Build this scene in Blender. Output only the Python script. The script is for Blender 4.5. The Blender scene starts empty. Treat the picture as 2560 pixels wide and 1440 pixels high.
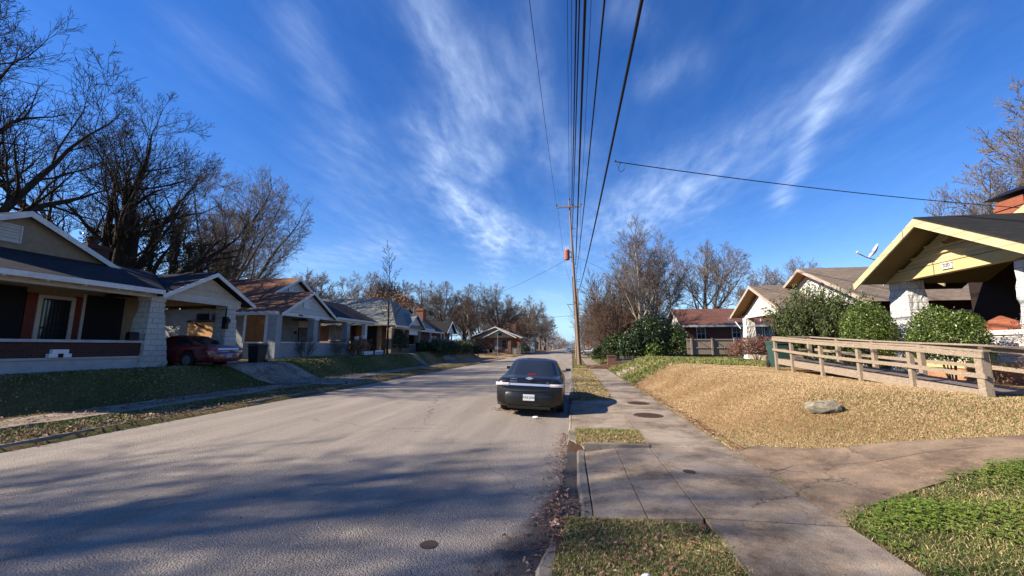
import bpy, math, random
import numpy as np
from mathutils import Vector, Matrix
R = math.radians
sc = bpy.context.scene
col = sc.collection
rng = np.random.default_rng(7)

# ------------------------------------------------------------------ camera, sky, sun, exposure
PITCH, YAW = R(8.31), math.atan(.150 * math.cos(R(8.31)))
cam = bpy.data.objects.new('Camera', bpy.data.cameras.new('Camera'))
col.objects.link(cam)
cam.location = (0, 0, 1.9)
cam.rotation_euler = (math.pi / 2 + PITCH, 0, YAW)
cam.data.sensor_width = 36
cam.data.lens = 36 * 1000 / 2560
cam.data.clip_start = .05
cam.data.clip_end = 6000
sc.camera = cam
SUN_EL, SUN_AZ = R(32.5), R(19)          # light travels towards +X, a little +Y
sdir = Vector((-math.cos(SUN_AZ) * math.cos(SUN_EL), -math.sin(SUN_AZ) * math.cos(SUN_EL), math.sin(SUN_EL)))
sun = bpy.data.objects.new('Sun', bpy.data.lights.new('Sun', 'SUN'))
col.objects.link(sun)
sun.rotation_euler = sdir.to_track_quat('Z', 'Y').to_euler()
sun.data.energy = 5.0
sun.data.angle = R(.55)
sun.data.color = (1, .89, .735)
sc.view_settings.view_transform = 'Standard'
sc.view_settings.look = 'None'
sc.view_settings.exposure = 1.12
sc.view_settings.gamma = 1
sc.cycles.max_bounces = 5
sc.cycles.transparent_max_bounces = 6


class NT:
    """small node helper"""
    def __init__(s, tree):
        s.t = tree; s.n = tree.nodes; s.l = tree.links

    def new(s, kind, **kw):
        nd = s.n.new(kind)
        for k, v in kw.items():
            if k.startswith('_'):
                setattr(nd, k[1:], v)
        for k, v in kw.items():
            if not k.startswith('_'):
                s.set(nd.inputs[k.replace('__', ' ')] if k.replace('__', ' ') in nd.inputs else nd.inputs[int(k[1:])], v)
        return nd

    def set(s, inp, v):
        if isinstance(v, bpy.types.NodeSocket):
            s.l.new(v, inp)
        elif isinstance(v, bpy.types.Node):
            s.l.new(v.outputs[0], inp)
        else:
            if isinstance(v, (tuple, list)) and len(v) == 3 and inp.type == 'RGBA':
                v = (*v, 1)
            inp.default_value = v

    def math(s, op, a, b=None, c=None, clamp=False):
        nd = s.n.new('ShaderNodeMath'); nd.operation = op; nd.use_clamp = clamp
        s.set(nd.inputs[0], a)
        if b is not None: s.set(nd.inputs[1], b)
        if c is not None: s.set(nd.inputs[2], c)
        return nd.outputs[0]

    def mix(s, f, a, b, mode='MIX'):
        nd = s.n.new('ShaderNodeMix'); nd.data_type = 'RGBA'; nd.blend_type = mode
        s.set(nd.inputs[0], f); s.set(nd.inputs[6], a); s.set(nd.inputs[7], b)
        return nd.outputs[2]

    def noise(s, vec, scale, detail=4, rough=.55, dist=0):
        nd = s.n.new('ShaderNodeTexNoise')
        if vec is not None: s.set(nd.inputs['Vector'], vec)
        nd.inputs['Scale'].default_value = scale; nd.inputs['Detail'].default_value = detail
        nd.inputs['Roughness'].default_value = rough; nd.inputs['Distortion'].default_value = dist
        return nd.outputs['Fac']

    def ramp(s, f, lo, hi, a=0., b=1.):
        nd = s.n.new('ShaderNodeMapRange'); nd.clamp = True
        s.set(nd.inputs[0], f)
        for i, v in zip((1, 2, 3, 4), (lo, hi, a, b)): nd.inputs[i].default_value = v
        return nd.outputs[0]

    def comb(s, x, y, z=0.):
        nd = s.n.new('ShaderNodeCombineXYZ')
        s.set(nd.inputs[0], x); s.set(nd.inputs[1], y); s.set(nd.inputs[2], z)
        return nd.outputs[0]

    def sep(s, v):
        nd = s.n.new('ShaderNodeSeparateXYZ'); s.set(nd.inputs[0], v)
        return nd.outputs


# ---- sky: Nishita plus thin cirrus laid out on a high flat layer (direction.xy / direction.z)
world = bpy.data.worlds.new('World'); sc.world = world; world.use_nodes = True
W = NT(world.node_tree); W.n.clear()
out = W.new('ShaderNodeOutputWorld'); bg = W.new('ShaderNodeBackground')
W.l.new(bg.outputs[0], out.inputs[0])
sky = W.new('ShaderNodeTexSky', _sky_type='NISHITA', _sun_disc=False, _sun_elevation=SUN_EL,
            _sun_rotation=math.atan2(sdir.x, sdir.y), _altitude=100, _air_density=1.0, _dust_density=0., _ozone_density=3.0)
hs = W.new('ShaderNodeHueSaturation', Saturation=1.34, Hue=.516, Value=1.12, Color=sky.outputs[0])
tc = W.new('ShaderNodeTexCoord')
dx, dy, dz = W.sep(tc.outputs['Generated'])
dzc = W.math('MAXIMUM', dz, .02)
u = W.math('DIVIDE', dx, dzc); v = W.math('DIVIDE', dy, dzc)
uv = W.comb(u, v)
# cirrus bands in azimuth / elevation: centre, heading, half length, width, strength
az = W.math('ARCTAN2', dx, dy); el = W.math('ARCSINE', dz)
BANDS = [(-0.318, 0.666, -56.4, 0.12, 0.046, 0.95), (-0.29, 0.48, -23.8, 0.066, 0.055, 0.72), (-0.264, 0.338, -43.9, 0.106, 0.046, 0.9), (-0.143, 0.281, -25.4, 0.136, 0.041, 0.55), (-0.198, 0.219, -83.2, 0.045, 0.03, 0.4), (-0.101, 0.556, -51.0, 0.136, 0.058, 0.42), (-0.087, 0.68, -87.8, 0.088, 0.04, 0.22), (-0.621, 0.569, -54.8, 0.115, 0.045, 0.3), (-0.521, 0.397, -18.3, 0.095, 0.052, 0.2), (-0.548, 0.212, 15.2, 0.104, 0.031, 0.42), (-0.479, 0.275, -33.1, 0.104, 0.051, 0.18), (0.634, 0.526, -142.4, 0.077, 0.026, 0.52), (0.346, 0.393, -157.2, 0.211, 0.057, 0.5), (0.503, 0.372, -115.2, 0.08, 0.018, 0.85), (0.171, 0.323, 17.7, 0.114, 0.069, 0.38), (0.261, 0.602, 15.0, 0.053, 0.028, 0.32), (0.704, 0.469, -136.1, 0.056, 0.024, 0.17), (0.177, 0.715, -49.2, 0.022, 0.034, 0.25), (-0.824, 0.552, -12.6, 0.044, 0.046, 0.14), (-0.052, 0.126, -8.7, 0.025, 0.01, 0.4)]
mp = W.new('ShaderNodeMapping', Vector=uv); mp.inputs['Rotation'].default_value = (0, 0, R(-10)); mp.inputs['Scale'].default_value = (2.6, 1.0, 1)
w1 = W.noise(mp, 1.5, 5, .6)
w2 = W.noise(uv, 2.3, 4, .6)
tot = None
for (cu, cv, an, hl, sw, am) in BANDS:
    ca, sa = math.cos(R(an)), math.sin(R(an)); k_ = math.cos(cv)
    du = W.math('MULTIPLY', W.math('SUBTRACT', az, cu), k_); dv = W.math('SUBTRACT', el, cv)
    dv = W.math('ADD', dv, W.math('MULTIPLY_ADD', w1, sw * 1.8, -sw * .9))
    du = W.math('ADD', du, W.math('MULTIPLY_ADD', w2, sw * 1.6, -sw * .8))
    a = W.math('MAXIMUM', W.math('SUBTRACT', W.math('ABSOLUTE', W.math('MULTIPLY_ADD', du, ca, W.math('MULTIPLY', dv, sa))), hl), 0.)
    b = W.math('MULTIPLY_ADD', du, -sa, W.math('MULTIPLY', dv, ca))
    e = W.math('EXPONENT', W.math('MULTIPLY', W.math('ADD', W.math('MULTIPLY', a, a), W.math('MULTIPLY', b, b)), -1. / sw ** 2))
    tot = W.math('MULTIPLY', e, am) if tot is None else W.math('MULTIPLY_ADD', e, am, tot)
f1 = W.noise(mp, 3.0, 7, .58, .3)
mp2 = W.new('ShaderNodeMapping', Vector=uv); mp2.inputs['Rotation'].default_value = (0, 0, R(42)); mp2.inputs['Scale'].default_value = (5.5, 1.6, 1)
f2 = W.noise(mp2, 2.4, 7, .58, .3)
fib = W.math('MULTIPLY', W.ramp(f1, .27, .72, .18, 1.), W.ramp(f2, .25, .75, .45, 1.))
cloud = W.math('MULTIPLY', W.math('MULTIPLY_ADD', tot, .74, .05), fib, clamp=True)
cloud = W.math('MULTIPLY', cloud, W.ramp(dz, .02, .10))
hz = W.ramp(dz, .0, .22, 1., 0.)
low = W.mix(W.math('MULTIPLY', W.math('MULTIPLY', hz, hz), .85), hs.outputs[0], (1.9, 4.2, 7.6))
skyc = W.mix(cloud, low, (5.0, 6.3, 8.4))
W.l.new(skyc, bg.inputs[0]); bg.inputs[1].default_value = .075


# ------------------------------------------------------------------ materials
MATS = {}


def mat_base(name, rough=.8, spec=.3, metal=0.):
    m = bpy.data.materials.new(name); m.use_nodes = True
    t = NT(m.node_tree)
    b = t.n['Principled BSDF']
    b.inputs['Roughness'].default_value = rough
    b.inputs['Specular IOR Level'].default_value = spec
    b.inputs['Metallic'].default_value = metal
    MATS[name] = m
    return m, t, b


def bump(t, b, h, strength=.5, dist=.02):
    nd = t.new('ShaderNodeBump', Height=h, Strength=strength, Distance=dist)
    t.l.new(nd.outputs[0], b.inputs['Normal'])


def pos(t):
    return t.new('ShaderNodeNewGeometry').outputs['Position']


def wallvec(t):
    g = t.new('ShaderNodeNewGeometry')
    nx, ny, nz = t.sep(g.outputs['True Normal'])
    px, py, pz = t.sep(g.outputs['Position'])
    f = t.math('GREATER_THAN', t.math('ABSOLUTE', nx), t.math('ABSOLUTE', ny))
    h = t.math('ADD', t.math('MULTIPLY', py, f), t.math('MULTIPLY', px, t.math('SUBTRACT', 1., f)))
    return h, pz, g


def plain(name, c, rough=.75, spec=.3, metal=0., var=.25, scale=3., bmp=.15, c2=None, coat=0):
    m, t, b = mat_base(name, rough, spec, metal)
    p = pos(t)
    n = t.noise(p, scale, 6, .65)
    f = t.ramp(n, .32, .70)
    c2 = c2 or tuple(x * (1 - var) for x in c)
    t.set(b.inputs['Base Color'], t.mix(f, c, c2))
    if bmp: bump(t, b, t.noise(p, scale * 14, 4), bmp, .01)
    if coat: b.inputs['Coat Weight'].default_value = coat; b.inputs['Coat Roughness'].default_value = .06
    return m


def brick(name, c1, c2, mortar, rough=.85, bw=.215, bh=.075, paint=0., bstr=.7, stain=(.5, .45, .38), msize=.011):
    m, t, b = mat_base(name, rough)
    h, z, g = wallvec(t)
    br = t.new('ShaderNodeTexBrick', Vector=t.comb(h, z), Color1=c1, Color2=c2, Mortar=mortar, Scale=1., Mortar__Size=msize, Mortar__Smooth=.2)
    br.inputs['Brick Width'].default_value = bw; br.inputs['Row Height'].default_value = bh
    n = t.noise(g.outputs['Position'], 1.3, 6, .7)
    c = t.mix(t.ramp(n, .45, .75, 0, .5), br.outputs[0], stain, 'MULTIPLY')
    n2 = t.noise(g.outputs['Position'], 30, 3)
    c = t.mix(.25, c, t.mix(n2, (.5, .5, .5), (1, 1, 1)), 'MULTIPLY')
    t.set(b.inputs['Base Color'], c)
    bump(t, b, t.math('ADD', t.math('MULTIPLY', br.outputs['Fac'], -1.), t.math('MULTIPLY', n2, .4)), bstr, .012)
    return m


def shingle(name, c1, c2, streak=.4, rough=.9):
    m, t, b = mat_base(name, rough, .15)
    h, z, g = wallvec(t)
    br = t.new('ShaderNodeTexBrick', Vector=t.comb(h, z), Color1=c1, Color2=c2, Mortar=tuple(x * .35 for x in c2), Scale=1., Mortar__Size=.007, Mortar__Smooth=.4)
    br.inputs['Brick Width'].default_value = .33; br.inputs['Row Height'].default_value = .075
    n = t.noise(t.comb(t.math('MULTIPLY', h, .5), t.math('MULTIPLY', z, 2.)), 1.2, 7, .7)
    n2 = t.noise(g.outputs['Position'], 60, 2)
    c = t.mix(t.ramp(n, .35, .7, 0, streak), br.outputs[0], tuple(x * .45 for x in c2))
    c = t.mix(.3, c, t.mix(n2, (.4, .4, .4), (1.2, 1.2, 1.2)), 'MULTIPLY')
    t.set(b.inputs['Base Color'], c)
    bump(t, b, t.math('ADD', t.math('MULTIPLY', br.outputs['Fac'], -1.), n2), .6, .012)
    return m


def siding(name, c, pitch=.15, var=.2, peel=None, rough=.6):
    m, t, b = mat_base(name, rough)
    h, z, g = wallvec(t)
    saw = t.math('FRACT', t.math('DIVIDE', z, pitch))
    n = t.noise(g.outputs['Position'], 2.5, 7, .7)
    cc = t.mix(t.ramp(n, .35, .7), c, tuple(x * (1 - var) for x in c))
    if peel:
        pn = t.noise(t.comb(t.math('MULTIPLY', h, 1.), t.math('MULTIPLY', z, 3.), t.sep(g.outputs['Position'])[0]), 5, 8, .75)
        cc = t.mix(t.ramp(pn, .54, .60), cc, peel)
    line = t.ramp(saw, .0, .08, .45, 1.)
    cc = t.mix(1., cc, t.comb(line, line, line), 'MULTIPLY')
    t.set(b.inputs['Base Color'], cc)
    bump(t, b, t.math('ADD', t.math('MULTIPLY', saw, -1.), t.math('MULTIPLY', n, .3)), .6, .02)
    return m


def woodm(name, c1, c2, scale=6., rough=.85):
    m, t, b = mat_base(name, rough)
    p = pos(t)
    mpn = t.new('ShaderNodeMapping', Vector=p); mpn.inputs['Scale'].default_value = (3, 1.2, 4)
    n = t.noise(mpn, scale, 8, .7, 1.5)
    n2 = t.noise(p, 1.7, 4)
    c = t.mix(t.ramp(n, .35, .68), c1, c2)
    c = t.mix(t.ramp(n2, .4, .7, 0, .5), c, tuple(x * .6 for x in c1))
    t.set(b.inputs['Base Color'], c)
    bump(t, b, n, .5, .01)
    return m


def stone_block(name, c, joint, w=.42, hgt=.24, strength=1.):
    m, t, b = mat_base(name, .75)
    h, z, g = wallvec(t)
    px = g.outputs['Position']
    wn = t.noise(px, 3., 3)
    br = t.new('ShaderNodeTexBrick', Vector=t.comb(t.math('ADD', h, t.math('MULTIPLY', wn, .03)), t.math('ADD', z, t.math('MULTIPLY', wn, .05))),
               Color1=c, Color2=tuple(x * .88 for x in c), Mortar=joint, Scale=1., Mortar__Size=.012, Mortar__Smooth=.5)
    br.inputs['Brick Width'].default_value = w; br.inputs['Row Height'].default_value = hgt
    n = t.noise(px, 5.5, 8, .7)
    cc = t.mix(t.ramp(n, .56, .76, 0, .45), br.outputs[0], joint)
    t.set(b.inputs['Base Color'], cc)
    bump(t, b, t.math('ADD', t.math('MULTIPLY', br.outputs['Fac'], -.8), t.math('MULTIPLY', n, 2.2)), strength, .06)
    return m


def leafm(name, c1, c2, c3=None, rough=.5, trans=.0):
    """foliage: the 'v' attribute (one value per leaf) picks the leaf's own colour"""
    m, t, b = mat_base(name, rough, .35)
    a = t.new('ShaderNodeAttribute', _attribute_name='v')
    c = t.mix(t.ramp(a.outputs['Fac'], 0, .75), c1, c2)
    if c3: c = t.mix(t.ramp(a.outputs['Fac'], .85, .95), c, c3)
    t.set(b.inputs['Base Color'], c)
    return m


def barkm(name, c1, c2):
    m, t, b = mat_base(name, .95, .1)
    p = pos(t)
    mpn = t.new('ShaderNodeMapping', Vector=p); mpn.inputs['Scale'].default_value = (1, 1, .25)
    n = t.noise(mpn, 9, 7, .7)
    t.set(b.inputs['Base Color'], t.mix(t.ramp(n, .35, .65), c1, c2))
    bump(t, b, n, .8, .04)
    return m


def glassm(name, c=(.012, .014, .018), rough=.08, spec=.6):
    m, t, b = mat_base(name, rough, spec)
    n = t.noise(pos(t), 1.3, 3)
    t.set(b.inputs['Base Color'], t.mix(n, c, tuple(x * 2.2 for x in c)))
    return m


def paintm(name, c, rough=.25, coat=1., dust=.12):
    m, t, b = mat_base(name, rough, .5)
    n = t.noise(pos(t), 2.2, 6, .7)
    t.set(b.inputs['Base Color'], t.mix(t.ramp(n, .4, .8, 0, dust), c, (.25, .22, .19)))
    b.inputs['Coat Weight'].default_value = coat; b.inputs['Coat Roughness'].default_value = .05
    t.set(b.inputs['Roughness'], t.ramp(n, .3, .8, rough, rough + .2))
    return m


# asphalt
def asphalt(name, c1, c2, big=.35):
    m, t, b = mat_base(name, .9, .25)
    p = pos(t)
    vo = t.new('ShaderNodeTexVoronoi', Vector=p, Scale=62.)
    vo2 = t.new('ShaderNodeTexVoronoi', Vector=p, Scale=38.)
    agg = t.math('MULTIPLY_ADD', vo.outputs['Distance'], .9, t.math('MULTIPLY', vo2.outputs['Distance'], .55))
    n = t.noise(p, .7, 6, .6); n2 = t.noise(p, 140, 2)
    px, py, pz = t.sep(p)
    # wear: long faint streaks along the travel direction
    st = t.noise(t.comb(t.math('MULTIPLY', px, 1.4), t.math('MULTIPLY', py, .12)), 1., 6, .6)
    c = t.mix(t.ramp(agg, .2, .75), tuple(x * 1.12 for x in c1), tuple(x * .78 for x in c2))
    c = t.mix(t.ramp(n, .40, .75, 0, .35), c, tuple(x * .72 for x in c1))
    c = t.mix(t.ramp(st, .42, .68, 0, big), c, tuple(x * 1.25 for x in c1))
    c = t.mix(.5, c, t.mix(n2, (.5, .5, .5), (1.3, 1.28, 1.25)), 'MULTIPLY')
    # cracks
    cr = t.new('ShaderNodeTexVoronoi', Vector=t.comb(t.math('ADD', px, t.math('MULTIPLY', t.noise(p, 1.5, 5), .9)), t.math('ADD', py, t.math('MULTIPLY', t.noise(p, 1.1, 5), 1.2))), Scale=.16, _feature='DISTANCE_TO_EDGE')
    ck = t.math('MULTIPLY', t.ramp(cr.outputs['Distance'], .0, .0030, .7, 0.), t.ramp(t.noise(p, .23, 2), .42, .52))
    c = t.mix(ck, c, (.03, .03, .03))
    if name == 'asphalt':
        # damp silt along the right gutter, widest at the broken kerb
        wy_ = t.math('MULTIPLY_ADD', t.math('EXPONENT', t.math('MULTIPLY', t.math('POWER', t.math('SUBTRACT', py, 3.5), 2.), -.45)), .85, .20)
        far_ = t.ramp(py, 7.2, 9.5, 1., .25)
        dd = t.math('DIVIDE', t.math('MULTIPLY', px, -1.), t.math('MULTIPLY', wy_, far_))
        dd = t.math('ADD', dd, t.math('MULTIPLY_ADD', t.noise(p, 2.2, 7, .7), .9, -.45))
        dm = t.math('MULTIPLY', t.ramp(dd, .62, .95, .92, 0.), t.ramp(py, -1, 0))
        c = t.mix(dm, c, t.mix(n2, (.045, .038, .035), (.085, .072, .065)))
        # oil drips and tar spots down the lanes
        ol = t.ramp(t.noise(t.comb(t.math('MULTIPLY', px, 1.1), t.math('MULTIPLY', py, .35)), 1.6, 6, .6), .60, .72, 0, .35)
        c = t.mix(ol, c, (.10, .09, .085))
    t.set(b.inputs['Base Color'], c)
    bump(t, b, t.math('ADD', agg, t.math('MULTIPLY', n2, .5)), .9, .012)
    return m


def concrete(name, c, dark=(.13, .105, .085), warm=(.34, .25, .17)):
    m, t, b = mat_base(name, .88, .25)
    p = pos(t)
    n = t.noise(p, .9, 8, .74); n2 = t.noise(p, 3.1, 8, .78); n3 = t.noise(p, 110, 3, .7)
    cc = t.mix(t.ramp(n, .40, .64), c, dark)
    cc = t.mix(t.ramp(n2, .52, .8, 0, .75), cc, warm)
    vo = t.new('ShaderNodeTexVoronoi', Vector=p, Scale=70.)
    cc = t.mix(.6, cc, t.mix(t.ramp(vo.outputs['Distance'], .1, .7), (.6, .56, .5), (1.25, 1.22, 1.2)), 'MULTIPLY')
    px, py, pz = t.sep(p)
    cr = t.new('ShaderNodeTexVoronoi', Vector=t.comb(t.math('ADD', px, t.math('MULTIPLY', t.noise(p, 1.9, 6, .65), .8)), t.math('ADD', py, t.math('MULTIPLY', t.noise(p, 1.4, 6, .65), .9))), Scale=.42, _feature='DISTANCE_TO_EDGE')
    cc = t.mix(t.math('MULTIPLY', t.ramp(cr.outputs['Distance'], 0., .0045, .85, 0.), t.ramp(t.noise(p, .45, 2), .46, .54)), cc, (.045, .036, .03))
    sp = t.ramp(t.noise(p, 55, 2), .68, .74)
    cc = t.mix(t.math('MULTIPLY', sp, .6), cc, (.55, .5, .44))
    t.set(b.inputs['Base Color'], cc)
    bump(t, b, t.math('ADD', t.math('ADD', n3, vo.outputs['Distance']), t.math('MULTIPLY', n2, 3.)), .55, .01)
    return m


asphalt('asphalt', (.395, .34, .285), (.28, .24, .20))
concrete('concrete', (.325, .27, .21), (.105, .078, .058), (.42, .28, .165))
concrete('concrete_kerb', (.24, .215, .185), (.10, .085, .07), (.28, .21, .14))
concrete('concrete_brown', (.27, .20, .14), (.10, .07, .05), (.42, .28, .16))
plain('soil', (.075, .05, .033), .95, var=.5, scale=9, bmp=.8)
plain('white_trim', (.66, .65, .62), .55, scale=4)
plain('cream_trim', (.52, .47, .40), .6, scale=4)
plain('cream_stucco', (.27, .20, .13), .85, scale=6)
plain('grey_trim', (.42, .43, .43), .6)
plain('dark_void', (.012, .011, .011), .9, bmp=0)
plain('red_shutter', (.15, .022, .014), .6)
plain('black_metal', (.014, .014, .015), .5, metal=.3, bmp=0)
plain('galvanised', (.33, .34, .35), .45, metal=.6, bmp=.1)
plain('transformer_rust', (.45, .115, .045), .8, scale=9, c2=(.27, .075, .035))
plain('tan_stucco', (.33, .25, .165), .85, scale=4)
plain('dish_grey', (.55, .56, .57), .5)
plain('green_bin_plastic', (.035, .075, .065), .45)
plain('black_bin_plastic', (.016, .018, .02), .45)
plain('rubber', (.016, .016, .016), .85)
plain('chrome', (.78, .78, .77), .42, metal=1., bmp=0, var=.05)
plain('rim_metal', (.25, .26, .27), .35, metal=.8, bmp=0)
plain('tail_lens', (.62, .50, .48), .2, spec=.8, c2=(.80, .76, .74), scale=20, bmp=0)
plain('red_lens', (.35, .012, .012), .15, spec=.8, bmp=0)
plain('plate_white', (.70, .70, .68), .5, bmp=0, var=.1)
plain('plate_blue', (.25, .32, .48), .5, bmp=0)
plain('letter_dark', (.02, .02, .03), .6, bmp=0)
plain('sign_white', (.72, .73, .75), .6, bmp=0, var=.08)
plain('sign_red', (.42, .06, .07), .6, bmp=0)
plain('sign_blue', (.08, .24, .50), .6, bmp=0)
plain('sign_green', (.02, .16, .09), .5, bmp=0)
plain('boulder', (.36, .31, .22), .95, scale=11, c2=(.11, .10, .08), bmp=1.)
plain('iron', (.07, .05, .04), .7, metal=.5, scale=20, c2=(.12, .07, .045))
plain('insulator', (.03, .03, .035), .4, bmp=0)
plain('wire_black', (.006, .006, .008), .6, bmp=0)
plain('curtain', (.55, .53, .50), .9)
plain('car_interior', (.03, .03, .032), .9)
plain('litter_white', (.75, .74, .70), .7)
paintm('paint_black', (.004, .0036, .0045), .30, coat=.30, dust=.025)
paintm('paint_red', (.11, .006, .009), .22)
paintm('paint_blue', (.03, .035, .06), .3)
paintm('paint_white', (.7, .7, .7), .3)
glassm('window_glass')
glassm('car_glass', (.01, .012, .014), .05, .7)
brick('brick_painted_grey', (.44, .45, .46), (.36, .37, .385), (.20, .205, .21), stain=(.62, .60, .57))
brick('brick_red', (.20, .055, .032), (.135, .038, .025), (.17, .13, .10))
brick('brick_dark', (.085, .028, .02), (.055, .02, .016), (.07, .05, .04))
brick('brick_porch_shade', (.026, .012, .010), (.018, .009, .008), (.022, .018, .016))  # brick colour darkened to carry the shade inside the yellow house porch
brick('brick_orange', (.50, .24, .11), (.40, .17, .08), (.36, .27, .19))
brick('brick_ranch', (.22, .05, .035), (.16, .04, .03), (.16, .09, .07))
brick('brick_chimney', (.33, .085, .042), (.25, .062, .032), (.25, .13, .08))
shingle('roof_navy', (.042, .040, .048), (.028, .027, .034), .3)
shingle('roof_rust', (.30, .14, .085), (.21, .10, .062), .45)
shingle('roof_purple', (.055, .043, .05), (.04, .032, .038), .4)
shingle('roof_pale', (.33, .33, .28), (.25, .25, .215), .35)
shingle('roof_black', (.030, .030, .031), (.022, .022, .023), .25)
shingle('roof_brown', (.27, .21, .165), (.20, .155, .12), .45)
shingle('roof_redbrown', (.20, .095, .07), (.15, .07, .055), .25)
shingle('roof_tan', (.36, .27, .20), (.27, .20, .15), .3)
siding('siding_grey', (.46, .47, .47), .3, .15)
siding('siding_cream', (.48, .40, .29), .32, .2)
siding('siding_white', (.62, .61, .57), .16, .2, peel=(.28, .24, .2))
siding('siding_yellow', (.55, .46, .25), .30, .25, peel=(.44, .41, .34))
siding('siding_blue', (.50, .56, .66), .12, .15)
woodm('yellow_board', (.60, .48, .22), (.44, .37, .22))
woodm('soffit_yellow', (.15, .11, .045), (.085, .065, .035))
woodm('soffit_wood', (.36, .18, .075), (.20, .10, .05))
woodm('plywood', (.72, .40, .17), (.58, .30, .12), 3)
woodm('plywood_dark', (.30, .115, .03), (.21, .08, .022), 3)
woodm('ramp_wood', (.42, .33, .24), (.11, .085, .065), 12)
woodm('ramp_deck', (.23, .19, .175), (.14, .115, .105), 9)
woodm('fence_wood', (.30, .235, .185), (.17, .135, .11), 7)
woodm('pole_wood', (.30, .20, .13), (.15, .10, .07), 5)
woodm('weathered_trim', (.36, .25, .19), (.50, .43, .36), 8)
stone_block('stone_white', (.74, .73, .70), (.44, .43, .41))
stone_block('stone_cream', (.55, .52, .47), (.36, .33, .29), .5, .22, .9)
barkm('bark_dark', (.055, .042, .033), (.024, .018, .015))
barkm('bark_grey', (.135, .11, .09), (.07, .055, .045))
barkm('bark_pale', (.42, .36, .29), (.20, .165, .13))
barkm('twig_brown', (.165, .13, .11), (.095, .066, .052))
barkm('twig_grey', (.20, .165, .145), (.12, .098, .085))
barkm('twig_red', (.17, .11, .078), (.10, .065, .048))
leafm('leaf_holly', (.014, .028, .011), (.045, .068, .018), (.12, .15, .045), .4)
leafm('leaf_round', (.02, .042, .01), (.085, .125, .018), (.26, .30, .08), .4)
leafm('leaf_dark', (.012, .026, .012), (.035, .06, .022), (.08, .11, .04), .4)
leafm('leaf_feather', (.03, .05, .014), (.075, .10, .025), (.13, .13, .045), .6)
leafm('leaf_nandina', (.075, .03, .028), (.17, .06, .045), (.22, .16, .06), .5)
leafm('leaf_clover', (.065, .11, .012), (.15, .215, .025), (.22, .28, .06), .75)
leafm('blade_green', (.065, .09, .022), (.17, .185, .05), (.32, .24, .12), .8)
leafm('blade_dry', (.34, .225, .11), (.56, .41, .23), (.20, .18, .06), .8)
leafm('leaf_litter', (.10, .045, .03), (.26, .13, .085), (.42, .33, .26), .8)
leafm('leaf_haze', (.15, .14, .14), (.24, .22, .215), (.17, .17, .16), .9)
leafm('leaf_thicket', (.07, .042, .028), (.15, .09, .055), (.10, .11, .04), .8)
leafm('leaf_oak_dead', (.20, .10, .05), (.30, .16, .08), (.14, .10, .05), .8)


# ------------------------------------------------------------------ mesh helpers
class MB:
    def __init__(s):
        s.v = []; s.f = []

    def add(s, verts, faces):
        o = len(s.v); s.v += [tuple(p) for p in verts]; s.f += [tuple(i + o for i in f) for f in faces]
        return s

    def box(s, x0, x1, y0, y1, z0, z1):
        v = [(x0, y0, z0), (x1, y0, z0), (x1, y1, z0), (x0, y1, z0), (x0, y0, z1), (x1, y0, z1), (x1, y1, z1), (x0, y1, z1)]
        return s.add(v, [(0, 3, 2, 1), (4, 5, 6, 7), (0, 1, 5, 4), (1, 2, 6, 5), (2, 3, 7, 6), (3, 0, 4, 7)])

    def slab(s, pts, d):
        """polygon pts extruded by vector d"""
        n = len(pts); q = [tuple(a + b for a, b in zip(p, d)) for p in pts]
        f = [tuple(range(n)), tuple(range(2 * n - 1, n - 1, -1))] + [(i, n + i, n + (i + 1) % n, (i + 1) % n) for i in range(n)]
        return s.add(list(pts) + q, f)

    def beam(s, a, b, w, h, up=(0, 0, 1)):
        a, b = Vector(a), Vector(b); t = (b - a).normalized(); u_ = Vector(up)
        sd = t.cross(u_).normalized(); u_ = sd.cross(t).normalized()
        r = [sd * (-w / 2) - u_ * (h / 2), sd * (w / 2) - u_ * (h / 2), sd * (w / 2) + u_ * (h / 2), sd * (-w / 2) + u_ * (h / 2)]
        return s.add([a + k for k in r] + [b + k for k in r], [(3, 2, 1, 0), (4, 5, 6, 7), (0, 1, 5, 4), (1, 2, 6, 5), (2, 3, 7, 6), (3, 0, 4, 7)])

    def tube(s, path, rad, n=6, cap=True):
        P = [Vector(p) for p in path]; m = len(P)
        if not hasattr(rad, '__len__'): rad = [rad] * m
        vs = []; prev = None
        for i in range(m):
            t = (P[min(i + 1, m - 1)] - P[max(i - 1, 0)]).normalized()
            if prev is None:
                a = t.cross(Vector((.31, .17, .93)))
                if a.length < .1: a = t.cross(Vector((1, 0, 0)))
            else:
                a = prev - t * prev.dot(t)
            a.normalize(); prev = a; b = t.cross(a)
            for k in range(n):
                th = 2 * math.pi * k / n
                vs.append(P[i] + (a * math.cos(th) + b * math.sin(th)) * rad[i])
        fs = [(i * n + k, i * n + (k + 1) % n, (i + 1) * n + (k + 1) % n, (i + 1) * n + k) for i in range(m - 1) for k in range(n)]
        if cap: fs += [tuple(range(n - 1, -1, -1)), tuple((m - 1) * n + k for k in range(n))]
        return s.add(vs, fs)

    def cyl(s, c, r, z0, z1, n=16, r2=None):
        return s.tube([(c[0], c[1], z0), (c[0], c[1], z1)], [r, r if r2 is None else r2], n)

    def loft(s, rings, closed=True, caps=True):
        n = len(rings[0]); vs = [p for r in rings for p in r]
        fs = []
        for i in range(len(rings) - 1):
            for k in range(n if closed else n - 1):
                fs.append((i * n + k, i * n + (k + 1) % n, (i + 1) * n + (k + 1) % n, (i + 1) * n + k))
        if caps: fs += [tuple(range(n - 1, -1, -1)), tuple((len(rings) - 1) * n + k for k in range(n))]
        return s.add(vs, fs)


def root_loc(p):
    v = Vector((0, 0, 0))
    while p is not None:
        v += p.location; p = p.parent
    return v


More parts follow.
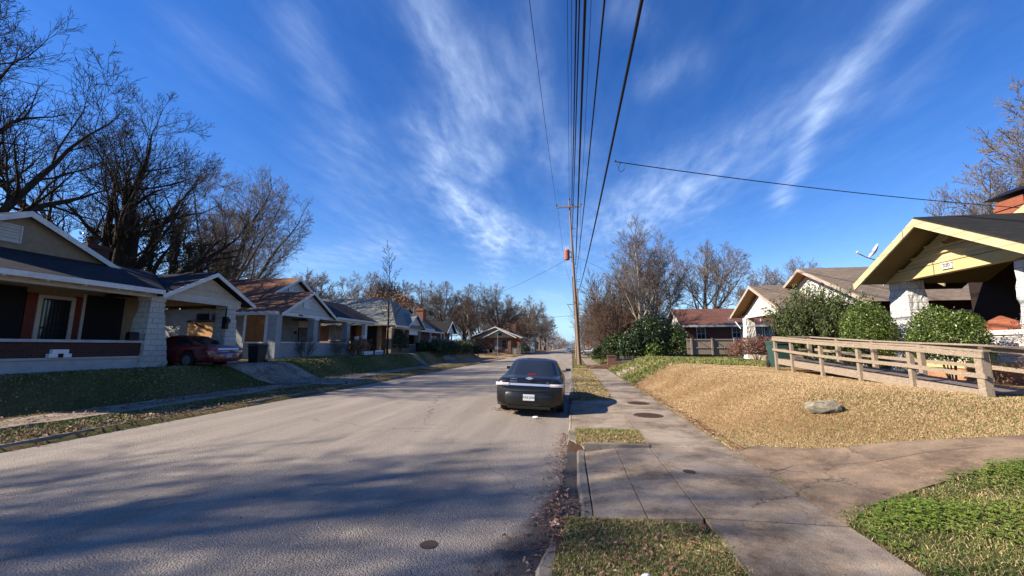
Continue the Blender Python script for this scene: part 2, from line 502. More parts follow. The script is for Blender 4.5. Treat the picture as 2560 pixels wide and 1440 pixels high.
def tag(o, label=None, cat=None, group=None, kind=None):
    if label: o['label'] = label
    if cat: o['category'] = cat
    if group: o['group'] = group
    if kind: o['kind'] = kind
    return o


def thing(name, label, cat, loc=(0, 0, 0), rot=0, group=None):
    o = bpy.data.objects.new(name, None); o.empty_display_size = .3
    o.location = loc; o.rotation_euler = (0, 0, rot); col.objects.link(o)
    return tag(o, label, cat, group)


def put(name, mb, mat, parent=None, smooth=False, world=True, bev=0, sub=0):
    """link one mesh object; mb holds world coordinates (or local ones, world=False)"""
    me = bpy.data.meshes.new(name)
    off = root_loc(parent) if (world and parent is not None) else Vector((0, 0, 0))
    org = Vector((0, 0, 0))
    if parent is None and len(mb.v):       # top-level mesh: origin at the middle of its base
        a = np.array(mb.v, dtype=float); org = Vector((float(a[:, 0].mean()), float(a[:, 1].mean()), float(a[:, 2].min())))
    vs = [(p[0] - off.x - org.x, p[1] - off.y - org.y, p[2] - off.z - org.z) for p in mb.v]
    me.from_pydata(vs, [], mb.f)
    me.materials.append(MATS[mat])
    if smooth: me.polygons.foreach_set('use_smooth', [True] * len(me.polygons))
    me.update()
    o = bpy.data.objects.new(name, me); col.objects.link(o)
    if parent is not None: o.parent = parent
    else: o.location = org
    if bev:
        m = o.modifiers.new('bevel', 'BEVEL'); m.width = bev; m.segments = 2; m.limit_method = 'ANGLE'; m.angle_limit = R(40)
    if sub:
        m = o.modifiers.new('sub', 'SUBSURF'); m.levels = sub; m.render_levels = sub
    return o


def fast_mesh(name, V, F, mat, parent=None, att=None, smooth=False, world=True):
    """V (n,3) array, F (m,k) array of indices; att per-vertex float 'v'"""
    me = bpy.data.meshes.new(name)
    V = np.asarray(V, dtype=np.float32); F = np.asarray(F, dtype=np.int32)
    off = root_loc(parent) if (world and parent is not None) else Vector((0, 0, 0))
    org = Vector((0, 0, 0))
    if parent is None: org = Vector((float(V[:, 0].mean()), float(V[:, 1].mean()), float(V[:, 2].min())))
    V = V - np.array(off + org, dtype=np.float32)
    k = F.shape[1]
    me.vertices.add(len(V)); me.vertices.foreach_set('co', V.ravel())
    me.loops.add(F.size); me.loops.foreach_set('vertex_index', F.ravel())
    me.polygons.add(len(F)); me.polygons.foreach_set('loop_start', np.arange(0, F.size, k, dtype=np.int32))
    me.update(calc_edges=True)
    if smooth: me.polygons.foreach_set('use_smooth', np.ones(len(F), dtype=bool))
    if att is not None:
        a = me.attributes.new('v', 'FLOAT', 'POINT'); a.data.foreach_set('value', np.asarray(att, dtype=np.float32))
    for m in (mat if isinstance(mat, (list, tuple)) else [mat]): me.materials.append(MATS[m])
    o = bpy.data.objects.new(name, me); col.objects.link(o)
    if parent is not None: o.parent = parent
    else: o.location = org
    return o


def copy_tree(o, parent=None):
    c = o.copy(); col.objects.link(c); c.parent = parent
    for ch in list(o.children): copy_tree(ch, c)
    return c


def text(name, s, size, mat, parent, loc, rot, ext=.003, world=True, align='CENTER'):
    cu = bpy.data.curves.new(name, 'FONT'); cu.body = s; cu.size = size; cu.extrude = ext; cu.align_x = align; cu.align_y = 'CENTER'
    cu.materials.append(MATS[mat]); cu.resolution_u = 3
    tmp = bpy.data.objects.new(name + '_curve', cu); col.objects.link(tmp)
    me = bpy.data.meshes.new_from_object(tmp); me.name = name
    bpy.data.objects.remove(tmp)
    o = bpy.data.objects.new(name, me); col.objects.link(o); o.parent = parent
    off = root_loc(parent) if world else Vector((0, 0, 0))
    o.location = Vector(loc) - off; o.rotation_euler = rot
    return o


# ------------------------------------------------------------------ ground
def sst(t):
    t = np.clip(t, 0, 1); return t * t * (3 - 2 * t)


def y_far(x): return np.interp(x, [2.7, 3.13, 3.57, 4.1, 4.7, 5.2, 5.8, 7, 12], [7.75, 7.83, 7.45, 7.22, 7.22, 7.16, 7.0, 6.75, 6.5])
def y_near(x): return np.interp(x, [2.7, 2.8, 3.4, 4.04, 4.8, 5.5, 7, 12], [4.75, 4.98, 5.25, 5.51, 5.82, 6.0, 5.9, 5.2])
def base_r(x): return .11 + .15 * np.clip(x - 2.7, 0, 3.5) + .07 * np.clip(x - 6.2, 0, 4)


def vnoise(x, y, s, seed=0):
    """cheap smooth noise for numpy arrays"""
    x = x * s + seed * 13.7; y = y * s + seed * 7.3
    return (np.sin(x * 1.7 + 1.3 * np.sin(y * 1.1 + seed)) + np.sin(y * 1.9 + 1.7 * np.sin(x * .9 - seed)) + np.sin((x + y) * 2.3 + seed)) / 3


def g(x, y):
    x = np.asarray(x, float); y = np.asarray(y, float)
    lump = .014 * vnoise(x, y, 1.1, 1) + .009 * vnoise(x, y, 2.9, 2)
    # right of the road
    br = base_r(x)
    bank = sst((y - y_far(x)) / 2.3) * sst((x - 2.72) / 2.5)
    hill = 1.02 + .010 * np.clip(y - 18, 0, 25) - .06 * sst((x - 5.5) / 4) + .06 * np.exp(-((x - 5.) / 1.6) ** 2 - ((y - 17) / 8.) ** 2)
    fade = sst((34 - y) / 5.) * .75 + .25
    right = br + (hill * fade + br * (1 - fade) - br) * bank + lump * np.clip(bank + .4, 0, 1)
    near = np.clip((y_near(x) - y) / 1.2, 0, 1)
    right = right + near * .05
    # left of the road
    t = sst((-13.70 - x) / 2.0)
    lh = 1.05 + .10 * sst((y - 20) / 8) + .18 * np.exp(-((x + 16) / 2.2) ** 2 - ((y - 46) / 7.) ** 2)
    fl = sst((66 - y) / 8.) * .6 + .4
    left = .11 + (lh * fl - .11) * t + lump * (t * .9 + .3)
    z = np.where(x > 2.72, right, np.where(x > np.where(y < 4.3, -.22, -.11), .10 + lump * .6, np.where(x > -10.35, -.05, left)))
    z = np.where((x > 1.34) & (x <= 2.72), .085, z)
    z = np.where((x > -.12) & (x < 1.36) & (((y > 4.68) & (y < 7.84)) | ((y > 9.22) & (y < 14.3))), -.045, z)
    z = np.where((x < -12.1) & (x > -13.65), .12, z)
    cross = (y > 62) & (y < 70.5)
    z = np.where(cross, -.03, z)
    far = sst((np.hypot(x, y) - 150) / 200)
    return z * (1 - far) + np.where(x > 2.72, .4, z) * far * .5 + 0 * z


def axis(segs):
    a = []
    for lo, hi, st in segs: a += list(np.arange(lo, hi, st))
    return np.array(sorted(set(np.round(a, 4))))


xs = axis([(-2500, -300, 250), (-300, -60, 30), (-60, -20, 2.), (-20, -13.6, .3), (-13.6, -10.2, .17), (-10.2, -.4, 1.4), (-.34, .06, .04), (.1, 2.9, .1), (2.9, 12, .16), (12, 30, 1.), (30, 80, 5), (80, 300, 30), (300, 2600, 250)])
ys = axis([(-400, -30, 40), (-30, 0, 2.), (0, 22, .16), (22, 60, .5), (60, 130, 2), (130, 400, 25), (400, 3000, 260)])
XX, YY = np.meshgrid(xs, ys)
ZZ = g(XX, YY)
# driveways and paths sit in shallow beds
gm = bpy.data.meshes.new('ground')
nx, ny = len(xs), len(ys)
Vg = np.stack([XX.ravel(), YY.ravel(), ZZ.ravel()], 1)
ii = (np.arange(ny - 1)[:, None] * nx + np.arange(nx - 1)[None, :]).ravel()
Fg = np.stack([ii, ii + 1, ii + nx + 1, ii + nx], 1)


def dryness(x, y):
    """0 green lawn .. 1 dead straw-coloured lawn: the planting itself, as in the photo"""
    x = np.asarray(x, float); y = np.asarray(y, float)
    w = .9 * vnoise(x, y, .5, 3)
    hillr = (x > 2.7) & (y > y_far(x) - .1)
    d = np.where(hillr, 1 - sst((y + w - 20.5) / 2.), .15)
    d = np.where((x > 0) & (x < 1.4), np.where(y > 10.8, .75 + .3 * vnoise(x, y, .7, 4) - sst((y - 20) / 8) * .4, .35 + .25 * vnoise(x, y, 2., 4)), d)
    d = np.where(x < -10.3, .26 + .25 * vnoise(x, y, .6, 5) + .35 * (x > -11.3) + .45 * sst((y - 34) / 10), d)
    return np.clip(d, 0, 1)


def dirtiness(x, y):
    x = np.asarray(x, float); y = np.asarray(y, float)
    d = .25 + .25 * vnoise(x, y, 1.6, 6)
    d = d + .45 * np.exp(-((x + 10.65) / .25) ** 2) + .6 * ((x > -.05) & (x < .25) & (y < 12)) + .5 * np.exp(-((x - 1.33) / .08) ** 2)
    d = np.where((x < -19) | (x > 13) | (y > 70), d + .4, d)
    d = np.where((x > 2.7) & (x < 8) & (y > 30) & (y < 42), 1., d)
    d = np.where((x > 2.6) & (y > y_near(x) - .05) & (y < y_far(x) + .05), 1.6, d)
    d = np.where((x > 1.25) & (x < 2.8), 1.6, d)
    d = np.where((x > -.3) & (x < .10 + .05 * np.sin(y * 9)), 1.3, d)
    d = np.where((x > -.2) & (x < 1.4) & (y > 4.66) & (y < 7.9), 1.6, d)
    return np.clip(d, 0, 1.2)


gr = fast_mesh('ground', Vg, Fg, 'soil', smooth=True)
gr['kind'] = 'structure'
ca = gr.data.attributes.new('mask', 'FLOAT_COLOR', 'POINT')
arr = np.zeros((len(Vg), 4), np.float32); arr[:, 0] = dryness(XX, YY).ravel(); arr[:, 1] = dirtiness(XX, YY).ravel(); arr[:, 3] = 1
ca.data.foreach_set('color', arr.ravel())
m, t, b = mat_base('ground_turf', .95, .1)
p = pos(t); a = t.new('ShaderNodeAttribute', _attribute_name='mask')
sp = t.n.new('ShaderNodeSeparateColor'); t.l.new(a.outputs['Color'], sp.inputs[0])
n1, n2, n3 = t.noise(p, 1.3, 7, .7), t.noise(p, 14, 5, .7), t.noise(p, 70, 4, .7)
gcol = t.mix(t.ramp(n2, .3, .7), (.06, .08, .022), (.13, .14, .04))
gcol = t.mix(t.ramp(n1, .5, .75, 0, .45), gcol, (.17, .14, .06))
dcol = t.mix(t.ramp(n2, .35, .62), (.36, .225, .10), (.20, .12, .055))
dcol = t.mix(t.ramp(n3, .35, .7, 0, .6), dcol, (.50, .34, .18))
dcol = t.mix(t.ramp(n1, .56, .72, 0, .5), dcol, (.19, .16, .06))
f = t.ramp(t.math('ADD', sp.outputs[0], t.math('MULTIPLY_ADD', n2, .5, -.25)), .25, .7)
cc = t.mix(f, gcol, dcol)
cc = t.mix(t.ramp(t.math('ADD', sp.outputs[1], t.math('MULTIPLY_ADD', n3, .6, -.3)), .45, .95), cc, (.105, .068, .045))
t.set(b.inputs['Base Color'], cc)
bump(t, b, t.math('ADD', n3, n2), 1., .05)
gr.data.materials[0] = m

# asphalt road: one sheet with a slight crown, worn edge
YR = axis([(-40, 0, 4), (0, 20, .5), (20, 80, 2), (80, 400, 20), (400, 1600, 100)])
XR = np.linspace(0, 1, 15)
V = []; 
for y in YR:
    x0 = -10.32 + .02 * math.sin(y * 1.3); x1 = .07 if 4.2 < y < 7.9 else -.11 + .02 * math.sin(y * 2.1)
    for s_ in XR:
        x = x0 + (x1 - x0) * s_
        V.append((x, y, .07 * (1 - (2 * s_ - 1) ** 2)))
n = len(XR); F = [(j * n + i, j * n + i + 1, (j + 1) * n + i + 1, (j + 1) * n + i) for j in range(len(YR) - 1) for i in range(n - 1)]
tag(fast_mesh('road', V, F, 'asphalt', smooth=True), kind='structure')
mb = MB()
mb.add([(-120, 62.3, .012), (-10.25, 62.3, .012), (-10.25, 70.2, .012), (-120, 70.2, .012)], [(0, 1, 2, 3)])
mb.add([(-.1, 62.3, .012), (120, 62.3, .012), (120, 70.2, .012), (-.1, 70.2, .012)], [(0, 1, 2, 3)])
tag(put('cross_street', mb, 'asphalt'), kind='structure')


def sheet(name, mat, rows, dz=.006, kind='structure', label=None):
    """rows of points (x,y[,z]) -> strip following the ground"""
    n = len(rows[0]); V = []
    for r in rows:
        for q in r:
            V.append((q[0], q[1], (float(g(q[0], q[1])) if len(q) < 3 else q[2]) + dz))
    F = [(j * n + i, j * n + i + 1, (j + 1) * n + i + 1, (j + 1) * n + i) for j in range(len(rows) - 1) for i in range(n - 1)]
    o = fast_mesh(name, V, F, mat, smooth=True); o['kind'] = kind
    return o


# right pavement: slabs with open joints
def slab_poly(mb, pts, z, t=.1):
    dzs = [.005 * math.sin(x * 3.1 + y * 1.7) for x, y in pts]
    P = [(x, y, (z(x, y) if callable(z) else z) + d) for (x, y), d in zip(pts, dzs)]
    mb.slab(P, (0, 0, -t))


mb = MB()
Zs = .125
jy = [1.2, 3.0, 4.74, 6.28, 7.78, 9.28, 10.9, 12.3, 13.75, 15.3, 16.8, 18.3, 19.8, 21.3, 22.8, 24.3, 25.8, 27.3, 28.8, 30.3, 31.8, 33.2]
for a_, b_ in zip(jy[:-1], jy[1:]):
    xl, xr_ = 1.34, 2.70
    slab_poly(mb, [(xl, a_ + .014), (xr_, a_ + .014), (xr_, b_ - .014), (xl, b_ - .014)], Zs)
for k in range(14):
    a_ = 40 + k * 1.6; slab_poly(mb, [(1.34, a_ + .01), (2.7, a_ + .01), (2.7, a_ + 1.59), (1.34, a_ + 1.59)], Zs)
slab_poly(mb, [(1.34, 71), (2.7, 71), (2.7, 300), (1.34, 300)], Zs)
tag(put('pavement', mb, 'concrete', bev=.006), kind='structure')
# drive apron between road and pavement (falls to the gutter)
mb = MB()
za = lambda x, y: .055 + .07 * min(max((x - .2) / 1.1, 0), 1)
slab_poly(mb, [(.20, 4.74), (.76, 4.74), (.74, 6.0), (.19, 6.05)], za)
slab_poly(mb, [(.77, 4.74), (1.325, 4.74), (1.325, 5.98), (.75, 6.0)], za)
slab_poly(mb, [(.19, 6.07), (.74, 6.02), (.73, 7.70), (.17, 7.55)], za)
slab_poly(mb, [(.75, 6.02), (1.325, 6.0), (1.325, 7.74), (.74, 7.70)], za)
# small walk across the verge
for a_, b_ in ((9.26, 10.89), (10.92, 12.29), (12.32, 14.4)):
    slab_poly(mb, [(-.05, a_), (1.325, a_), (1.325, b_), (-.05, b_ - .1 * (b_ > 14))], lambda x, y: .075 + .035 * x)
tag(put('drive_apron', mb, 'concrete', bev=.006), kind='structure')
mb = MB()
# right-hand drive
xe = [2.715, 3.13, 3.57, 4.1, 4.8, 5.5, 6.2, 7.0, 9.0, 12.0]
for a_, b_ in zip(xe[:-1], xe[1:]):
    ym = lambda x: (y_near(x) * .45 + y_far(x) * .55)
    zz_ = lambda x, y: float(base_r(x)) + .018
    g1, g2 = (.008 if a_ in (2.715, 4.1, 6.2) else 0), (.008 if b_ in (4.1, 6.2) else 0)
    slab_poly(mb, [(a_ + g1, float(y_near(a_))), (b_ - g2, float(y_near(b_))), (b_ - g2, float(ym(b_)) - .008), (a_ + g1, float(ym(a_)) - .008)], zz_)
    slab_poly(mb, [(a_ + g1, float(ym(a_)) + .008), (b_ - g2, float(ym(b_)) + .008), (b_ - g2, float(y_far(b_))), (a_ + g1, float(y_far(a_)))], zz_)
tag(put('driveway', mb, 'concrete_brown'), kind='structure')

# kerbs
mb = MB()
def kerbrun(mb, pts, w=.15, top=.135, side=1, jit=.012, inner=False):
    rj = random.Random(5); rows = []
    P = [Vector((x, y, 0)) for x, y in pts]
    for i, q in enumerate(P):
        tn = (P[min(i + 1, len(P) - 1)] - P[max(i - 1, 0)]).normalized(); nn = Vector((tn.y, -tn.x, 0)) * side
        if inner: nn = Vector((abs(nn.x), nn.y, 0)) if abs(nn.x) > abs(nn.y) else Vector((nn.x, abs(nn.y), 0))
        j = rj.uniform(-jit, jit); tp = top[i] if hasattr(top, '__len__') else top
        tp += rj.uniform(-.006, .006)
        rows.append([(q.x + j, q.y, -.08), (q.x + j + nn.x * .012, q.y + nn.y * .012, tp - .035), (q.x + nn.x * .045 + j, q.y + nn.y * .045, tp),
                     (q.x + nn.x * w, q.y + nn.y * w, tp), (q.x + nn.x * w, q.y + nn.y * w, -.08)])
    mb.loft(rows, closed=False, caps=False)
    mb.f.append(tuple(len(mb.v) - 5 + k for k in range(5))); n0 = len(mb.v) - 5 * len(rows); mb.f.append(tuple(n0 + k for k in (4, 3, 2, 1, 0)))
kerbrun(mb, [(-.14, 9.3), (-.13, 10.2), (-.14, 11.2), (-.13, 12.4), (-.13, 13.5), (-.13, 14.2)], w=.08, top=.07, jit=.02)
kerbrun(mb, [(-.13, 14.35 + .6 * k) for k in range(34)] + [(-.13, 36 + 4 * k) for k in range(7)])
kerbrun(mb, [(-.13, 71 + 20 * k) for k in range(20)])
kerbrun(mb, [(-.13, 9.25), (-.14, 8.9), (-.14, 8.5), (-.12, 8.25), (-.04, 8.02), (.06, 7.86), (.17, 7.78)], w=.16, top=[.10, .10, .10, .105, .11, .10, .085], jit=.02, inner=True)
kerbrun(mb, [(.03, 7.6), (.025, 7.2), (.02, 6.6), (.03, 5.9), (.04, 5.2), (.045, 4.75)], w=.14, top=.06, inner=True)
kerbrun(mb, [(-.24, 4.22), (-.27, 4.1), (-.31, 3.9), (-.34, 3.62), (-.35, 3.4)], w=.17, top=[.02, .06, .075, .085, .085], inner=True)
kerbrun(mb, [(-.35, 3.37), (-.35, 3.0), (-.35, 2.4), (-.35, 1.5), (-.35, -8)], w=.17, top=.075, inner=True)
ky = [(-10.33, float(y)) for y in list(np.arange(-20, 17.4, .9)) + [17.5]]
kerbrun(mb, ky, side=-1, top=.12, jit=.02)
kerbrun(mb, [(-10.33, float(y)) for y in list(np.arange(22.2, 44.5, 1.2))], side=-1, top=.12, jit=.02)
kerbrun(mb, [(-10.33, float(y)) for y in list(np.arange(49, 60.5, 1.2)) + [61, 62.]], side=-1, top=.12)
kerbrun(mb, [(-10.33, float(y)) for y in list(np.arange(71, 300, 20))], side=-1, top=.12)
mb.box(.18, 1.33, 7.74, 7.86, .02, .15)      # low edge at the front of the grass patch
tag(put('kerb', mb, 'concrete_kerb', smooth=False), kind='structure')

# left footpath, drives
mb = MB()
k = 0
for y in np.arange(-6, 61, 1.55):
    rj = random.Random(k); k += 1
    a1 = rj.uniform(-.02, .02)
    slab_poly(mb, [(-13.62 + a1, y), (-12.14 + a1, y), (-12.14 - a1, y + 1.53), (-13.62 - a1, y + 1.53)], .150 + rj.uniform(-.01, .015))
tag(put('footpath', mb, 'concrete'), kind='structure')
rows = []
for x in list(np.arange(-10.3, -13.7, -.34)) + list(np.arange(-13.9, -27, -.45)):
    yl = np.interp(-x, [10.3, 12.5, 14, 17, 27], [17.6, 17.9, 17.2, 15.1, 15.0]); yr = np.interp(-x, [10.3, 12.5, 14, 17, 27], [22.1, 21.4, 20.9, 19.6, 19.4])
    zb = float(np.interp(-x, [10.3, 12.1, 13.7], [.03, .15, .165]))
    rows.append([(x, yl + (yr - yl) * s_, max(zb if x > -13.7 else 0, float(g(x, (yl + yr) / 2)) + .03)) for s_ in np.linspace(0, 1, 5)])
sheet('carport_drive', 'concrete', rows)
rows = []
for x in list(np.arange(-10.3, -20, -.45)):
    zb = float(np.interp(-x, [10.3, 12.1, 13.7], [.03, .15, .165]))
    rows.append([(x, 44.8 + 3.9 * s_, max(zb if x > -13.7 else 0, float(g(x, 46.7)) + .05)) for s_ in np.linspace(0, 1, 4)])
sheet('side_drive', 'concrete', rows)
rows = []
for x in list(np.arange(-13.66, -17.8, -.3)):
    rows.append([(x, 36.9), (x, 37.5), (x, 38.1)])
sheet('garden_path', 'concrete', rows, .045)
rows = []
for x in np.arange(2.72, 16, .4): rows.append([(x, 58.), (x, 60.), (x, 61.8)])
sheet('corner_drive', 'concrete', rows, .05)
# ------------------------------------------------------------------ houses
def gable_roof_x(mb, xf, xb, yc, hw, zr, ze, t=.11):
    """ridge along x; two slopes falling in +-y"""
    for s_ in (-1, 1):
        mb.slab([(xf, yc, zr), (xb, yc, zr), (xb, yc + s_ * hw, ze), (xf, yc + s_ * hw, ze)], (0, 0, -t))
    return mb


def rake_x(mb, x, yc, hw, zr, ze, h=.2, t=.05, sgn=1, drop=.015):
    """barge boards of a street-facing gable, standing proud of the roof edge at plane x"""
    for s_ in (-1, 1):
        k = (zr - ze) / hw; e = hw + .03
        P = [(x, yc, zr - drop), (x, yc + s_ * e, zr - k * e - drop), (x, yc + s_ * (e - .02), zr - k * e - drop - h), (x, yc, zr - drop - h * 1.1)]
        mb.slab(P, (sgn * t, 0, 0))
    return mb


def tri_x(mb, x0, x1, yc, hw, zt, zb):
    mb.slab([(x0, yc - hw, zb), (x0, yc + hw, zb), (x0, yc, zt)], (x1 - x0, 0, 0))
    return mb


def louver(root, x, y0, y1, z0, z1, mat='cream_trim', sgn=1, n=6, name='vent'):
    """louvred vent on a plane of constant x"""
    fr = MB(); w = .05
    e = sgn * .05
    xa, xb = sorted((x, x + e))
    fr.box(xa, xb, y0, y1, z1 - w, z1); fr.box(xa, xb, y0, y1, z0, z0 + w)
    fr.box(xa, xb, y0, y0 + w, z0 + w, z1 - w); fr.box(xa, xb, y1 - w, y1, z0 + w, z1 - w)
    o = put(name, fr, mat, root)
    sl = MB(); st = (z1 - z0 - 2 * w) / n
    for i in range(n):
        zz = z0 + w + i * st
        sl.slab([(x + sgn * .01, y0 + w, zz + st * .95), (x + sgn * .01, y1 - w, zz + st * .95), (x + sgn * .04, y1 - w, zz + .01), (x + sgn * .04, y0 + w, zz + .01)], (0, 0, -.012))
    put('slats', sl, mat, o)
    return o


def window_x(root, x, y0, y1, z0, z1, trim='white_trim', sgn=1, rails=True, curtain=False, name='window', bars=0):
    fr = MB(); w = .09; xa, xb = sorted((x, x + sgn * .06))
    fr.box(xa, xb, y0 - w, y1 + w, z1, z1 + w); fr.box(xa - .02, xb + .02, y0 - w - .03, y1 + w + .03, z0 - .07, z0)
    fr.box(xa, xb, y0 - w, y0, z0, z1); fr.box(xa, xb, y1, y1 + w, z0, z1)
    if rails:
        xm0, xm1 = sorted((x + sgn * .03, x + sgn * .045))
        fr.box(xm0, xm1, y0, y1, (z0 + z1) / 2 - .025, (z0 + z1) / 2 + .025)
        ym = (y0 + y1) / 2
        for zz in ((z0, (z0 + z1) / 2 - .025), ((z0 + z1) / 2 + .025, z1)):
            fr.box(xm0, xm1, ym - .015, ym + .015, zz[0], zz[1])
    o = put(name, fr, trim, root)
    gl = MB(); ga, gb = sorted((x + sgn * .012, x + sgn * .02)); gl.box(ga, gb, y0, y1, z0, z1)
    put('pane', gl, 'window_glass' if not curtain else 'curtain', o)
    return o


def window_y(root, y, x0, x1, z0, z1, trim='white_trim', sgn=-1, mat='window_glass', name='window', grid=(2, 2), w=.09):
    fr = MB(); ya, yb = sorted((y, y + sgn * .06))
    fr.box(x0 - w, x1 + w, ya, yb, z1, z1 + w); fr.box(x0 - w - .03, x1 + w + .03, ya - .03, yb + .01, z0 - .08, z0)
    fr.box(x0 - w, x0, ya, yb, z0, z1); fr.box(x1, x1 + w, ya, yb, z0, z1)
    ym0, ym1 = sorted((y + sgn * .03, y + sgn * .045))
    for i in range(1, grid[0]):
        xm = x0 + (x1 - x0) * i / grid[0]; fr.box(xm - .018, xm + .018, ym0, ym1, z0, z1)
    for i in range(1, grid[1]):
        zm = z0 + (z1 - z0) * i / grid[1]; fr.box(x0, x1, ym0 - .003, ym1 + .003, zm - .022, zm + .022)
    o = put(name, fr, trim, root)
    gl = MB(); ga, gb = sorted((y + sgn * .012, y + sgn * .02)); gl.box(x0, x1, ga, gb, z0, z1)
    put('pane', gl, mat, o)
    return o


def stone_pillar(root, cx, cy, z0, z1, wb, wt, db=None, dt=None, mat='stone_white', name='porch_pillar', seed=1, cap=None, lean=0):
    """tapered pillar of rough-faced stone blocks"""
    db = db or wb; dt = dt or wt
    r = np.random.default_rng(seed); n = 20; k = 8; rings = []
    for i in range(n + 1):
        f = i / n; z = z0 + (z1 - z0) * f
        w, d = wb + (wt - wb) * f, db + (dt - db) * f
        ring = []
        for s_ in range(4):
            for j in range(k):
                a = -1 + 2 * j / k
                px, py = [(a, -1), (1, a), (-a, 1), (-1, -a)][s_]
                course = .007 * math.sin(f * (z1 - z0) / .24 * math.pi * 2)
                q = r.normal(0, .011) + course * (.4 if j else .2)
                ring.append((cx + px * (d / 2 + q) + lean * (1 - f), cy + py * (w / 2 + q), z + (0 if i in (0, n) else r.normal(0, .006))))
        rings.append(ring)
    mb = MB().loft(rings)
    o = put(name, mb, mat, root)
    if cap:
        c = MB().box(cx - dt / 2 - .05, cx + dt / 2 + .05, cy - wt / 2 - .05, cy + wt / 2 + .05, z1 - .14, z1)
        put('capital', c, cap, o)
    return o


# ---- house 1: cream bungalow at the left edge
h = thing('bungalow', 'dark roofed cream bungalow with black window screens and red car in its carport', 'house', (-19.5, 10, 1.05))
put('wall', MB().box(-33, -19.5, 7.3, 15.86, .8, 4.3), 'cream_stucco', h)
put('porch_floor', MB().box(-19.5, -17.05, 7.3, 13.8, .9, 1.46), 'concrete', h)
put('foundation', MB().box(-17.05, -16.93, 7.3, 13.72, .85, 1.46).box(-17.08, -16.87, 7.3, 13.74, 1.46, 1.53), 'grey_trim', h)
put('porch_rail', MB().box(-17.1, -16.95, 7.3, 13.72, 1.53, 2.04), 'brick_dark', h)
put('rail_cap', MB().box(-17.16, -16.88, 7.3, 13.74, 2.04, 2.13), 'grey_trim', h)
put('beam', MB().box(-17.12, -16.94, 7.3, 14.1, 3.88, 4.12).box(-19.45, -17.13, 7.3, 13.9, 4.08, 4.12), 'cream_trim', h)
for i, (y0, y1, z0, z1) in enumerate([(9.3, 11.58, 2.0, 4.02), (13.40, 14.82, 1.95, 3.97)]):
    s_ = put('window_screen', MB().box(-19.5, -19.42, y0, y1, z0, z1), 'dark_void', h)
d = put('door', MB().box(-19.5, -19.44, 12.06, 12.93, 1.5, 3.68), 'window_glass', h)
bars = MB()
for i in range(8): bars.box(-19.42, -19.405, 12.1 + i * .112, 12.118 + i * .112, 1.55, 3.64)
bars.box(-19.425, -19.4, 12.06, 12.93, 2.55, 2.62).box(-19.425, -19.4, 12.06, 12.93, 1.5, 1.55).box(-19.425, -19.4, 12.06, 12.93, 3.63, 3.68)
put('security_bars', bars, 'black_metal', d)
put('door_trim', MB().box(-19.5, -19.40, 11.93, 12.06, 1.5, 3.80).box(-19.5, -19.40, 12.93, 13.06, 1.5, 3.80).box(-19.5, -19.40, 12.06, 12.93, 3.68, 3.80).box(-19.5, -19.41, 13.30, 13.40, 1.5, 4.0), 'cream_trim', h)
put('shutter', MB().box(-19.5, -19.43, 11.62, 11.92, 1.7, 3.86), 'red_shutter', h)
put('shutter', MB().box(-19.5, -19.43, 13.07, 13.29, 1.7, 3.86), 'red_shutter', h)
stone_pillar(h, -17.25, 14.18, .95, 3.9, 1.08, .5, 1.0, .56, 'stone_cream', seed=3, cap='cream_trim')
stone_pillar(h, -17.25, 17.86, .95, 3.9, .85, .5, .9, .56, 'stone_cream', seed=4, cap='cream_trim')
rf = MB()
rf.slab([(-16.62, 7.3, 4.22), (-16.62, 14.12, 4.22), (-20.3, 16.5, 5.52), (-20.3, 7.3, 5.52)], (0, 0, -.1))
gable_roof_x(rf, -16.62, -24, 16.5, 2.42, 5.38, 4.06)
gable_roof_x(rf, -19.7, -34, 11.5, 4.6, 6.88, 4.60)
rf.slab([(-20.3, 11.5, 5.5), (-20.3, 16.6, 5.5), (-26, 16.6, 5.9), (-26, 11.5, 6.2)], (0, 0, -.1))
put('roof', rf, 'roof_navy', h)
fa = MB().box(-16.60, -16.55, 7.3, 14.1, 4.02, 4.20)
rake_x(fa, -16.62, 16.5, 2.42, 5.38, 4.06, .17, .05)
rake_x(fa, -19.70, 11.5, 3.2, 6.88, 5.30, .2, .05)
put('fascia', fa, 'white_trim', h)
for y in np.arange(8.3, 14, 1.02): put('rafter_tail', MB().box(-16.95, -16.61, y, y + .06, 3.98, 4.09), 'white_trim', h)
put('gable', tri_x(MB(), -17.05, -16.98, 16.5, 2.0, 5.14, 4.10), 'siding_cream', h)
put('gable_beam', MB().box(-17.12, -16.93, 14.05, 18.35, 3.88, 4.20), 'cream_trim', h)
put('upper_gable', tri_x(MB(), -20.0, -19.96, 11.5, 3.9, 6.74, 4.85), 'cream_stucco', h)
louver(h, -19.95, 10.05, 11.48, 5.62, 6.28, 'cream_trim', 1, 5)
ch = MB().box(-25.6, -24.7, 16.75, 17.75, .9, 7.0).box(-25.68, -24.62, 16.68, 17.82, 7.0, 7.22)
c_ = put('chimney', ch, 'brick_dark', h)
put('flue_pot', MB().cyl((-25.15, 17.25), .22, 7.22, 7.6, 12).cyl((-25.15, 17.25), .3, 7.6, 7.66, 12), 'brick_dark', c_)
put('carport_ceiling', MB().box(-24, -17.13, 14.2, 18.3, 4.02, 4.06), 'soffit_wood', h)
vb = MB().box(-16.94, -16.80, 10.82, 11.42, 1.535, 1.66).box(-16.94, -16.82, 10.90, 11.34, 1.66, 1.80)
put('vent_block', vb, 'sign_white', h)
put('vent_opening', MB().box(-16.82, -16.792, 11.05, 11.19, 1.54, 1.665), 'dark_void', h)
put('mailbox', MB().box(-17.0, -16.8, 13.15, 13.5, 2.135, 2.36).tube([(-16.9, 13.15, 2.36), (-16.9, 13.5, 2.36)], .1, 10), 'black_metal', h)
